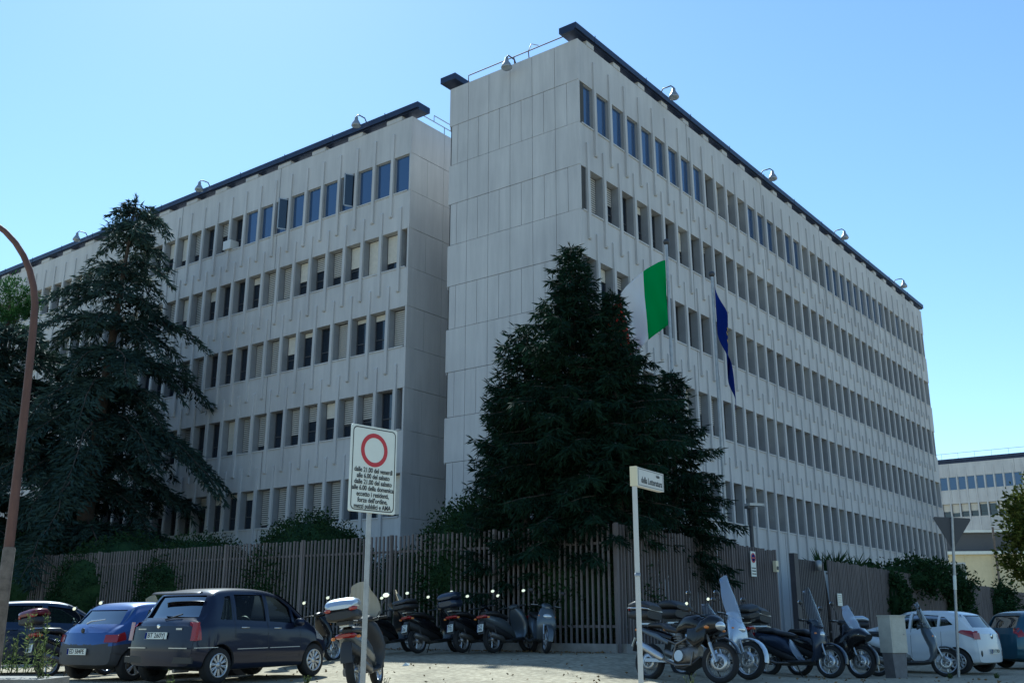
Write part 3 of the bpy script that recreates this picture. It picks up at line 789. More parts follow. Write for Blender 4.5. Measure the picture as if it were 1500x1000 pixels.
GH = 'clipped bushes behind the picket fence'
def bush(t, off, r, top, label, seed, n=7000, sx=1):
    n = int(n*1.7); top += .55; r *= 1.12; n = int(n*1.4)
    p = FC+dL*t+dR*off; z = g(p.x, p.y)
    h = (top-z)/2
    leafy('bush', (p.x, p.y, z), label, 'bush', [(0, 0, h*.9, r*sx, r*.9, h*1.0), (.3*r, -.2, h*.8, r*.8, r*.7, h*.85), (-.35*r, .3, h*.7, r*.75, r*.8, h*.8)], int(n*1.3), .10, M['hedge'], seed, GH, core=.94)
bush(12.3, 1.7, 1.75, 4.6, 'large domed green bush rising above the fence behind the dark hatchback', 41, 13000)
bush(5.2, 1.4, 1.5, 4.6, 'large domed bush rising above the fence left of the spruces', 42, 13000)
bush(17.6, 1.4, 1.7, 4.25, 'lower rounded bush between the domed bush and the cedar', 43, 11000)
bush(22.5, 1.6, 2.1, 4.5, 'dark bush at the foot of the cedar behind the fence', 44, 11000)
bush(27.5, 1.8, 2.4, 5.0, 'dark bush behind the fence at the left edge', 45, 9000)
bush(1.6, 1.3, 1.3, 3.6, 'low dark bush under the spruces behind the fence corner', 46, 9000)
bush(8.4, 2.2, 1.1, 3.4, 'low bush between the two domed bushes', 47, 6000)
def ivy(t, off, lx, h, top, label, seed, n):
    p = FC+dR*t+Vector((.795, -.607, 0))*off; z = g(p.x, p.y)
    c = top-z
    bl = [(dR.x*s, dR.y*s, c-h/2+dz, lx*.4, .55, h/2) for s, dz in ((-lx*.5, -.1), (0, .0), (lx*.5, -.15))]
    leafy('ivy_bush', (p.x, p.y, z), label, 'bush', bl, n, .16, M['hedge'], seed, core=.7, group='bushes growing over the far fence')
ivy(24.5, -.4, 4.2, 1.5, 4.35, 'long dark ivy mound over the middle of the far fence', 51, 7000)
ivy(28.2, .1, 1.5, 3.0, 3.9, 'dark ivy column hanging down the far fence above the white car', 52, 5000)
ivy(20.0, .1, .9, 2.3, 3.6, 'small ivy column on the far fence left of the white notice', 53, 3500)
ivy(36.5, .1, 2.0, 2.9, 3.7, 'farthest ivy clump on the fence beyond the traffic sign back', 54, 4500)
def yucca():
    p = FC+dR*17.3+Vector((-.795, .607, 0))*1.2; root = empty('yucca_plant', (p.x, p.y, g(p.x, p.y)), 0, 'spiky leaved plant poking over the fence beyond the gate', 'plant')
    rr = random.Random(9); m = MB(); V = []; Fc = []
    for cx, cy, cz in ((0, 0, 2.6), (.9, .7, 2.5), (-.7, -.6, 2.5), (1.8, 2.2, 2.4)):
        m.tube([(cx*.6, cy*.6, -.1), (cx, cy, cz)], [.12, .08], M['bark'], 7)
        for k in range(80):
            d = Vector((rr.uniform(-1, 1), rr.uniform(-1, 1), rr.uniform(-.1, 1))); blade(V, Fc, Vector((cx, cy, cz)), d, rr.uniform(.6, .95), .07, rr)
    m.build('stem', root); c = MB(); c.add(V, Fc, M['palm']); c.build('leaves', root, recalc=False)
yucca()
leafy('broadleaf_tree', (31.6, 61, 1.3), 'sunlit yellow-green broadleaf tree at the right edge behind the far fence', 'tree',
      [(-.3, 0, 6.3, 1.9, 1.9, 2.2), (.9, .3, 7.6, 1.8, 1.8, 1.9), (-.9, -.2, 4.4, 1.8, 1.6, 1.6), (1.6, 0, 5.2, 1.9, 1.8, 2.2), (.8, -.4, 3.6, 1.9, 1.6, 1.4), (1.8, .2, 9.0, 1.3, 1.3, 1.2)], 17000, .30, M['magnolia'], 61, trunk=(5, .22), asp=.5)

def weed(x, y, h, n, label, seed, zoff=0, flowers=True):
    rr = random.Random(seed); root = empty('weed', (x, y, g(x, y)+zoff), 0, label, 'weed', 'weeds along the kerb')
    V = []; Fc = []; st = MB(); fl = MB()
    for k in range(n):
        a = rr.uniform(0, 6.28); lx = rr.uniform(.0, .3)*h; hh = h*rr.uniform(.45, 1)
        b = Vector((rr.uniform(-.12, .12)*h*2, rr.uniform(-.1, .1)*h*2, 0)); e = b+Vector((math.cos(a)*lx, math.sin(a)*lx, hh))
        md = b.lerp(e, .5)+Vector((rr.uniform(-.04, .04), 0, 0))
        st.tube([b, md, e], [.006, .005, .002], M['weed'], 4)
        for q in range(int(hh/.042)):
            s = rr.random(); p = b.lerp(md, s*2) if s < .5 else md.lerp(e, s*2-1)
            blade(V, Fc, p, Vector((rr.uniform(-1, 1), rr.uniform(-1, 1), rr.uniform(.1, .9))), .085*(1.2-s*.7)*(h/.6)**.5, .022, rr)
    st.build('stem', root); c = MB(); c.add(V, Fc, M['weed']); c.build('leaves', root, recalc=False)
weed(-7.45, 16.6, 1.0, 13, 'tall feathery weed on the kerb in front of the blue hatchback', 71, .25)
weed(-7.75, 16.5, .62, 10, 'medium weed on the kerb left of the tallest one', 72, .25)
weed(-8.1, 16.3, .35, 9, 'short weed on the kerb at the left edge', 73, .25)
weed(-7.15, 16.3, .28, 16, 'dry low tuft at the end of the kerb', 74, .02)
weed(-5.1, 15.9, .34, 4, 'thin weed sprouting in front of the dark hatchback rear wheel', 75)
weed(-3.5, 18.3, .16, 14, 'dry grass tuft under the front of the dark hatchback', 76)
weed(-2.0, 16.9, .2, 7, 'small tuft beside the nearest scooter', 77)
weed(2.75, 16.6, .26, 6, 'small green weed below the black motorcycle', 78)
weed(9.0, 22.0, .14, 18, 'low green tuft on the ground in front of the cabinet', 79)
weed(10.2, 22.5, .12, 22, 'low green tuft near the white hatchback rear wheel', 80)
def kerb():
    m = MB(); x = -16
    while x < -7.0:
        e = min(x+1.0, -7.0); y0 = 15.9+(x+7)*-.10
        m.prism([(x+.006, y0), (e-.006, y0-.1), (e-.006, y0+.95), (x+.006, y0+1.05)], 'z', .35, .86, M['plinth']); x += 1.0
    m.build('kerb', kind='structure')
kerb()
m = MB(); m.add([(0, 0, .01), (.14, .02, .012), (.15, .12, .05), (.02, .1, .02), (.07, .06, .07)], [(0, 1, 4), (1, 2, 4), (2, 3, 4), (3, 0, 4), (0, 3, 2, 1)], M['signw'])
tag(m.build('litter', loc=(-2.25, 21.8, g(-2.25, 21.8))), 'crumpled white scrap of paper on the shaded paving', 'litter')

def fallen():
    rr = random.Random(77); V = []; Fc = []
    for k in range(900):
        if k % 3: t = rr.uniform(0, 14); q = FC+dL*t-dR*abs(rr.gauss(0, .35))-dR*.16
        else: q = Vector((rr.uniform(-6, 9), rr.uniform(15, 23), 0))
        blade(V, Fc, Vector((q.x, q.y, g(q.x, q.y)+.012)), Vector((rr.uniform(-1, 1), rr.uniform(-1, 1), rr.uniform(0, .25))), rr.uniform(.04, .09), .04, rr)
    c = MB(); c.add(V, Fc, mat('dry_leaf', (.16, .10, .04), .9, var=.4)); o = c.build('fallen_leaves', kind='stuff', recalc=False)
    tag(o, 'dry fallen leaves scattered along the foot of the fence', 'leaves')
fallen()
# ------------------------------------------------------------------ poles, signs, flags
def street_lamp():
    root = empty('street_lamp', (-7.52, 15.5, g(-7.5, 15.5)), 0, 'rusty brown curved street lamp column at the left edge, old poster residue round its base', 'street lamp')
    m = MB(); pts = [(0, 0, 0), (-.02, 0, 2.5), (-.06, 0, 4.6), (-.09, 0, 5.6)]
    for k in range(1, 11):
        a = R(9*k); pts.append((-.09-1.6*(1-math.cos(a)), 0, 5.6+1.9*math.sin(a)))
    pts.append((-2.6, 0, 7.55))
    rs = [.085, .072, .06, .057]+[.055-.0015*k for k in range(10)]+[.045]
    m.tube(pts, rs, M['rust'], 12); m.build('pole', root)
    m = MB(); m.lathe([(.095, .0), (.096, .4), (.091, 1.2), (.088, 2.05), (.078, 2.08)], M['grime'], (-.008, 0, 0), n=14); m.build('poster_residue', root)
    m = MB(); m.loft([(-3.3, 7.5, .04, .03), (-3.1, 7.52, .14, .07), (-2.8, 7.54, .13, .07), (-2.55, 7.55, .06, .05)], M['steel']); m.build('lamp_head', root)
street_lamp()

def traffic_sign():
    rz = math.atan2(.72, .69)
    root = empty('traffic_sign', (-1.435, 10.5, g(-1.4, 10.5)), rz, 'white rectangular no-vehicles sign with red ring and black lines of text on a grey pole', 'sign')
    zb = g(-1.4, 10.5)
    m = MB(); m.cyl((0, .045, 0), (0, .045, 2.75), .027, m=M['steel'], n=14); m.cyl((0, .045, 2.75), (0, .045, 3.5-zb+.0), .027, m=M['steel'], n=14); m.build('pole', root)
    z0, z1 = 2.73-zb, 3.62-zb; w = .3
    def rrect(w, z0, z1, r, n=5):
        o = []
        for cx, cz, a0 in ((w-r, z1-r, 0), (-w+r, z1-r, 90), (-w+r, z0+r, 180), (w-r, z0+r, 270)):
            for k in range(n+1): a = R(a0+90*k/n); o.append((cx+r*math.cos(a), cz+r*math.sin(a)))
        return o
    m = MB(); m.prism(rrect(w, z0, z1, .02), 'y', -.004, .014, M['signw']); m.prism([(-.03, z0+.2), (.03, z0+.2), (.03, z0+.25), (-.03, z0+.25)], 'y', .0142, .05, M['steel']); m.build('panel', root)
    m = MB(); a = rrect(w-.018, z0+.018, z1-.018, .05); b = rrect(w-.028, z0+.028, z1-.028, .043); n = len(a)
    m.add([(x, -.0055, z) for x, z in a]+[(x, -.0055, z) for x, z in b], [(i, (i+1) % n, n+(i+1) % n, n+i) for i in range(n)], M['black']); m.build('border', root, recalc=False)
    m = MB(); c = (0, 0, z1-.245); n = 48
    m.lathe([(.175, -.0045), (.175, -.0065), (.13, -.0065), (.13, -.0045), (.175, -.0045)], M['red'], c, 'y', n, False); m.build('red_ring', root)
    lines = ['dalle 21.00 del venerdì', 'alle 6.00 del sabato', 'dalle 21.00 del sabato', 'alle 6.00 della domenica', 'eccetto i residenti,', "forze dell'ordine,", 'mezzi pubblici e AMA']
    for k, s in enumerate(lines):
        me = text_mesh(s, .062, M['black'], bold=.0012)
        xs = [v.co.x for v in me.vertices]; wd = max(xs)-min(xs); tw = [.50, .43, .49, .54, .42, .39, .48][k]
        o = link('lettering', me, root, (0, -.0065, z1-.46-.062*k), (R(90), 0, 0)); o.scale = (tw/wd, 1.12, 1)
traffic_sign()

def street_name():
    rz = R(57); x, y = 1.565, 13.0; zb = g(x, y)
    root = empty('street_name_sign', (x, y, zb), rz, 'narrow street name board sticking out from the top of a pale square pole', 'sign')
    m = MB(); m.box(-.024, .024, -.024, .024, 0, 3.58-zb, M['marble']); m.build('pole', root)
    m = MB(); m.box(-.035, .005, -.045, .045, 3.34-zb, 3.59-zb, M['cream']); m.build('end_box', root)  # left end of the sign box, its sunlight put into the cream colour
    m = MB(); m.box(.006, .80, -.04, .04, 3.345-zb, 3.585-zb, M['marble']); m.build('board', root)
    m = MB()
    for a, b, c, d in ((.03, .78, 3.565, 3.571), (.03, .78, 3.359, 3.365), (.03, .036, 3.365, 3.565), (.774, .78, 3.365, 3.565)): m.box(a, b, -.0425, -.0405, c-zb, d-zb, M['black'])
    m.build('border', root)
    me = text_mesh('viale', .06, M['black'], bold=.0012); link('lettering', me, root, (.62, -.042, 3.525-zb), (R(90), 0, 0))
    me = text_mesh('della Letteratura', .1, M['black'], bold=.0015); xs = [v.co.x for v in me.vertices]
    o = link('lettering', me, root, (.43, -.042, 3.43-zb), (R(90), 0, 0)); o.scale = (.63/(max(xs)-min(xs)), 1.15, 1)
    m = MB(); m.lathe([(.037, -.02), (.037, .02), (.03, .02), (.03, -.02), (.037, -.02)], M['steel'], (0, 0, 1.62), n=14); m.build('clamp', root)
street_name()

def give_way():
    x, y = 9.98, 23.9; zb = g(x, y)
    root = empty('give_way_sign', (x, y, zb), R(-12), 'back of a triangular traffic sign, point down, on a grey pole by the white hatchback', 'sign'); root.rotation_euler[1] = R(4)
    m = MB(); m.cyl((0, 0, 0), (0, 0, 3.55), .032, m=M['steel'], n=12); m.build('pole', root)
    m = MB(); r = .035; tri = []
    for cx, cz, a0 in ((.37, 3.5, -30), (-.37, 3.5, 90), (0, 2.86, 210)):
        for k in range(5): a = R(a0+30*k); tri.append((cx+r*math.cos(a), cz+r*math.sin(a)))
    m.prism(tri, 'y', .035, .05, M['lamp_steel']); m.build('panel', root)
    m = MB(); m.lathe([(.036, 0), (.037, .02), (.037, .3), (.036, .32)], M['signw'], (0, 0, 1.9), n=12)
    tag(m.build('sticker', root), 'x', 'x'); 
    for o in root.children:
        if o.name.startswith('sticker'): del o['label']; del o['category']
give_way()

def lamp_post():
    x, y = 7.32, 31.5; zb = g(x, y)
    root = empty('garden_lamp', (x, y, zb), R(20), 'short dark garden lamp post with flat square head behind the fence', 'lamp post')
    m = MB(); m.cyl((0, 0, 0), (0, 0, 5.2-zb), .065, m=M['lamp_steel'], n=12); m.build('pole', root)
    m = MB(); m.box(-.1, .42, -.16, .16, 5.2-zb, 5.28-zb, M['steel']); m.box(-.14, .1, -.1, .1, 5.12-zb, 5.198-zb, M['lamp_steel']); m.build('lamp_head', root)
lamp_post()

def flagpole(x, y, top, label, rr=.055):
    zb = g(x, y); root = empty('flagpole', (x, y, zb), 0, label, 'flagpole', 'flagpoles in the garden')
    m = MB(); m.cyl((0, 0, 0), (0, 0, top-zb), rr*1.15, rr*.75, m=M['steel'], n=12); m.build('pole', root)
    m = MB(); m.ell((0, 0, top-zb+.09), .1, .1, .1, M['lamp_steel']); m.build('finial', root)
    return root
flagpole(4.78, 29.5, 13.0, 'grey flagpole carrying the tricolour flag')
flagpole(6.34, 30.5, 12.3, 'grey flagpole carrying the limp blue flag')
def cloth(name, label, loc, fn, nu, nv, mats, parts=()):
    m = MB(); vs = [fn(i/nu, j/nv) for j in range(nv+1) for i in range(nu+1)]
    for k, (a, b, mt) in enumerate(mats):
        fs = [(j*(nu+1)+i, j*(nu+1)+i+1, (j+1)*(nu+1)+i+1, (j+1)*(nu+1)+i) for j in range(nv) for i in range(nu) if a <= (i+.5)/nu < b]
        m.add(vs, fs, mt, True)
    me = m.mesh(name, False)
    bm = bmesh.new(); bm.from_mesh(me); bmesh.ops.remove_doubles(bm, verts=bm.verts, dist=.0005); bm.to_mesh(me); bm.free()
    o = bpy.data.objects.new(name, me); COL.objects.link(o); o.location = loc
    sd = o.modifiers.new('thickness', 'SOLIDIFY'); sd.thickness = .004
    tag(o, label, 'flag'); return o
def ita(u, v):
    # u along the fly (to the left), v down the hoist
    x = -2.15*u*(1-.04*u)*(1-.18*v)+.10*math.sin(9*u+2.2*v)*u; z = -2.2*v*(1-.3*u)-.05-1.55*u-.1*u*u+.12*math.sin(5*u+2*v)
    y = -.25*math.sin(6.5*u+1.4*v)*u**.6-.22*math.sin(12*u-3*v)*u**.5*(.4+.6*v)-.03*math.sin(24*u+9*v)
    return (x-.06, y, z)
cloth('tricolour_flag', 'green white and red flag blowing left from the taller flagpole', (4.78, 29.5, 12.55), ita, 60, 30, [(-1, .34, M['green']), (.34, .67, M['fwhite']), (.67, 2, M['fred'])])
def eu(u, v):
    # limp: the fly hangs down beside the pole, folded
    s = u; a = 2.9*s
    ft = 9*math.pi
    fold = math.sin(u*7.0+v*1.5)*.16*(u**.5)
    x = .06+.32*ss(0, .4, u)*(1-.25*v)+fold*.35+.12*v*u
    y = -.05+.22*math.sin(u*11+1.2*v)*u**.5
    z = -1.6*v*(1-.15*u)-2.75*u
    return (x, y, z)
fl = cloth('blue_flag', 'limp dark blue flag with small yellow stars hanging down its pole', (6.34, 30.5, 12.05), eu, 60, 40, [(-1, 2, M['fblue'])])
m = MB()
for k in range(12):
    cu_, cv_ = .5+.17*math.cos(R(30*k)), .5+.25*math.sin(R(30*k)); vs = []
    for q in range(10):
        rr_ = (.045 if q % 2 == 0 else .018); a = R(36*q+90); p = Vector(eu(cu_+rr_*.66*math.cos(a), cv_+rr_*math.sin(a)))
        vs.append(p+Vector((0, -.012, 0)))
    c = Vector(eu(cu_, cv_))+Vector((0, -.012, 0)); vs.append(c)
    m.add(vs, [(q, (q+1) % 10, 10) for q in range(10)], M['fstar'])
m.build('star_ring', fl, recalc=False)

def cabinet():
    x, y = 8.27, 23.0; zb = g(x, y)
    root = empty('utility_cabinet', (x, y, zb), R(28), 'beige street utility cabinet on a narrower grey base between scooters', 'cabinet')
    m = MB(); m.box(-.23, .23, -.17, .17, .52, 1.27, M['cabinet']); m.box(-.245, .245, -.185, .185, 1.272, 1.30, M['cabinet']); m.build('housing', root)
    m = MB(); m.box(-.19, .19, -.172, -.17-.004, .56, 1.22, M['cabinet']); m.cyl((.15, -.175, .9), (.15, -.19, .9), .015, m=M['steel'], n=8); m.build('door', root)
    m = MB(); m.prism([(-.17, -.05), (.17, -.05), (.215, .518), (-.215, .518)], 'y', -.14, .14, M['cabinetd']); m.build('base', root)
cabinet()

# ------------------------------------------------------------------ cars
def catmull(pts, n):
    out = []; m = len(pts)
    for i in range(m-1):
        p0 = pts[max(i-1, 0)]; p1 = pts[i]; p2 = pts[i+1]; p3 = pts[min(i+2, m-1)]
        for k in range(n):
            t = k/n
            out.append(tuple(.5*((2*b)+(-a+c)*t+(2*a-5*b+4*c-d)*t*t+(-a+3*b-3*c+d)*t**3) for a, b, c, d in zip(p0, p1, p2, p3)))
    out.append(pts[-1]); return out

class Car:
    """x = 0 at the rear bumper, increasing forward; y = left; tables by x"""
    def __init__(s, L, W, top, belt, roofw, zb=.2, lean=.12, plan=.10, flean=.1):
        s.L, s.W, s.top, s.belt, s.roofw, s.zb, s.lean, s.plan, s.flean = L, W, top, belt, roofw, zb, lean, plan, flean
    def half(s, x, inset=0.):
        L = s.L; xx = min(max(x, 0), L)
        e = min(xx, L-xx)
        w = s.W/2*(1-.10*(1-ss(0, .55, e))**2)
        zt = interp(s.top, xx); zs = min(interp(s.belt, xx), zt-.03); rw = interp(s.roofw, xx)*w
        zb = s.zb+.08*(1-ss(0, .5, e))
        pts = [(0, zb), (w*.80, zb), (w*.955, zb+.06), (w*.985, zb+.2), (w, zb+.42*(zs-zb)), (w*.985, zs-.10), (w*.955, zs)]
        gh = zt-zs
        pts += [(w*.955+(rw-w*.955)*.5, zs+gh*.52), (rw, zt-.10*min(1, gh/.25)), (rw*.86, zt-.028*min(1, gh/.2)), (rw*.5, zt-.004), (0, zt)]
        r = catmull(pts, 4)
        if inset: r = [(max(0, y-inset) if y > 0 else 0, z+(inset if z < (zb+zt)/2 else -inset)) for y, z in r]
        return r
    def warp(s, x, y, z):
        L = s.L; yy = abs(y)/(s.W/2)
        er = ss(0, 1, 1-x/.9) if x < .9 else 0; ef = ss(0, 1, 1-(L-x)/1.1) if x > L-1.1 else 0
        sp = lambda q: (math.sqrt(q*q+.012)+q)/2
        x2 = x+er*(s.plan*yy**2.5+s.lean*sp(z-.62)+.10*sp(.40-z))
        x2 -= ef*(s.plan*1.7*yy**2.5+s.flean*sp(z-.5)+.14*sp(.4-z))
        return (x2, y, z)
    def solid(s, m, inset=0., x0=0., x1=None, n=64):
        x1 = s.L if x1 is None else x1; mb = MB(); rg = []
        xs = [x0+(x1-x0)*i/n for i in range(n+1)]
        if inset == 0: xs = [x0, x0+.012, x0+.035]+xs[1:-1]+[x1-.035, x1-.012, x1]; xs = sorted(set(xs))
        for x in xs:
            h = s.half(x, inset); e = min(x-x0, x1-x)
            sc_ = 1-.05*(1-ss(0, .07, e)) if inset == 0 else 1
            zm = .6
            ring = [(y*sc_, zm+(z-zm)*sc_) for y, z in h]+[(-y*sc_, zm+(z-zm)*sc_) for y, z in h[-2:0:-1]]
            rg.append([(x, y, z) for y, z in ring])
        def scaled(r, k): 
            return [(p[0], p[1]*k, .6+(p[2]-.6)*k) for p in r]
        ks = [.015, .06, .13, .2, .27, .34, .41, .48, .55, .62, .69, .76, .83, .9, .95]
        rg = [scaled(rg[0], k) for k in ks]+rg+[scaled(rg[-1], k) for k in ks[::-1]]
        rg = [[s.warp(*p) for p in r] for r in rg]
        mb.rings(rg, m); return mb
    def surf(s, x, z, off=0., zlow=True):
        """outer surface y at (x,z)"""
        h = s.half(x)
        best = None
        for (y0, z0), (y1, z1) in zip(h[4:-1], h[5:]):
            if (z0-z)*(z1-z) <= 0 and abs(z1-z0) > 1e-6:
                t = (z-z0)/(z1-z0); best = y0+(y1-y0)*t; break
        if best is None: best = h[4][0]
        return best+off
    def side_patch(s, poly, sg, off, m, name, parent, nx=14, nz=8, thick=.0):
        """patch bounded by polygon of (x,z): ruled between bottom & top edges"""
        xs = [p[0] for p in poly]; xa, xb = min(xs), max(xs); mb = MB(); vs = []
        def zr(x):
            zz = []
            for (x0, z0), (x1, z1) in zip(poly, poly[1:]+poly[:1]):
                if (x0-x)*(x1-x) <= 0 and abs(x1-x0) > 1e-9: zz.append(z0+(z1-z0)*(x-x0)/(x1-x0))
            return (min(zz), max(zz)) if zz else (poly[0][1],)*2
        for i in range(nx+1):
            x = xa+(xb-xa)*min(max(i/nx, .001), .999); a, b = zr(x)
            for j in range(nz+1):
                z = a+(b-a)*j/nz; vs.append(s.warp(x, sg*(s.surf(x, z)+off), z))
        n = nz+1
        mb.add(vs, [(i*n+j, (i+1)*n+j, (i+1)*n+j+1, i*n+j+1) for i in range(nx) for j in range(nz)], m, True)
        o = mb.build(name, parent, recalc=False)
        return o

def bool_diff(o, cutters):
    for q in [o]+cutters:
        bm = bmesh.new(); bm.from_mesh(q.data); bmesh.ops.remove_doubles(bm, verts=bm.verts, dist=.0004)
        bmesh.ops.recalc_face_normals(bm, faces=bm.faces)
        if bm.calc_volume(signed=True) < 0: bmesh.ops.reverse_faces(bm, faces=bm.faces)
        bm.to_mesh(q.data); bm.free()
    for c in cutters:
        md = o.modifiers.new('cut', 'BOOLEAN'); md.operation = 'DIFFERENCE'; md.object = c; md.solver = 'EXACT'
        try: md.material_mode = 'TRANSFER'
        except Exception: pass
    bpy.context.view_layer.update()
    dg = bpy.context.evaluated_depsgraph_get()
    me = bpy.data.meshes.new_from_object(o.evaluated_get(dg)); o.modifiers.clear(); o.data = me
    me.polygons.foreach_set('use_smooth', [True]*len(me.polygons)); me.set_sharp_from_angle(angle=R(32))
    for c in cutters: bpy.data.objects.remove(c)

def wheel_mesh(r, w, m_rim, style, seed=0):
    """returns (tyre MB, rim MB) centred at origin, axis y"""
    t = MB(); ri = r*.66
    t.lathe([(ri, -w*.46), (r*.90, -w*.5), (r*.975, -w*.40), (r, -w*.2), (r, w*.2), (r*.975, w*.40), (r*.90, w*.5), (ri, w*.46), (ri, -w*.46)], M['rubber'], axis='y', n=36)
    q = MB(); o = -w*.42
    if style == 'holes':
        q.lathe([(ri*1.01, o-.01), (ri*.98, o-.03), (ri*.90, o-.025), (ri*.87, o+.005), (ri*.87, o+.05), (ri*1.01, o+.05), (ri*1.01, o-.01)], m_rim, axis='y', n=36)
        q.lathe([(.001, o-.012), (ri*.36, o-.008), (ri*.38, o+.03), (.001, o+.03)], m_rim, axis='y', n=24)
        for k in range(10):
            a = 2*math.pi*k/10; c, s_ = math.cos(a), math.sin(a)
            for da in (-.10, .10): q.cyl((math.cos(a)*ri*.3, o+.004, math.sin(a)*ri*.3), (math.cos(a+da)*ri*.93, o+.0, math.sin(a+da)*ri*.93), .022*r/.3, .016*r/.3, m=m_rim, n=6)
    elif style == 'spokes':
        q.lathe([(ri*1.01, o-.005), (ri*.97, o-.012), (ri*.9, o+.0), (ri*.88, o+.05), (ri*1.01, o+.05), (ri*1.01, o-.005)], m_rim, axis='y', n=36)
        q.lathe([(.001, o-.012), (ri*.2, o-.008), (ri*.22, o+.03), (.001, o+.03)], m_rim, axis='y', n=16)
        for k in range(5):
            a = 2*math.pi*k/5+.3
            for da in (-.13, .13): q.cyl((math.cos(a)*ri*.15, o+.002, math.sin(a)*ri*.15), (math.cos(a+da)*ri*.93, o+.0, math.sin(a+da)*ri*.93), .024*r/.3, .02*r/.3, m=m_rim, n=6)
    d = MB(); d.lathe([(.001, o+.06), (ri*.98, o+.055), (ri*.98, o+.08), (.001, o+.08)], M['plastic'], axis='y', n=24)
    d.lathe([(.03, o+.045), (ri*.62, o+.045), (ri*.62, o+.055), (.03, o+.055)], M['engine'], axis='y', n=24)
    return t, q, d

PL = {}
def plate(parent, txt, w, h, pos, rot, two=False):
    m = MB(); m.box(-w/2, w/2, -.006, .006, -h/2, h/2, M['signw']); 
    b = .02
    m.box(-w/2+.002, -w/2+.045*w/.5, -.0075, -.0062, -h/2+.003, h/2-.003, M['fblue'])
    o = m.build('licence_plate', parent); o.location = pos; o.rotation_euler = rot
    ls = txt.split('|')
    for k, s_ in enumerate(ls):
        me = text_mesh(s_, h*(1.0 if not two else .52), M['black'], bold=.0015)
        xs = [v.co.x for v in me.vertices]; wd = max(xs)-min(xs)
        t = link('lettering', me, o, (.02*w if len(ls) == 1 else 0, -.0075, 0 if len(ls) == 1 else h*(.22-.45*k)), (R(90), 0, 0)); t.scale = ((.78 if len(ls) == 1 else .7)*w/wd, 1, 1)
    return o

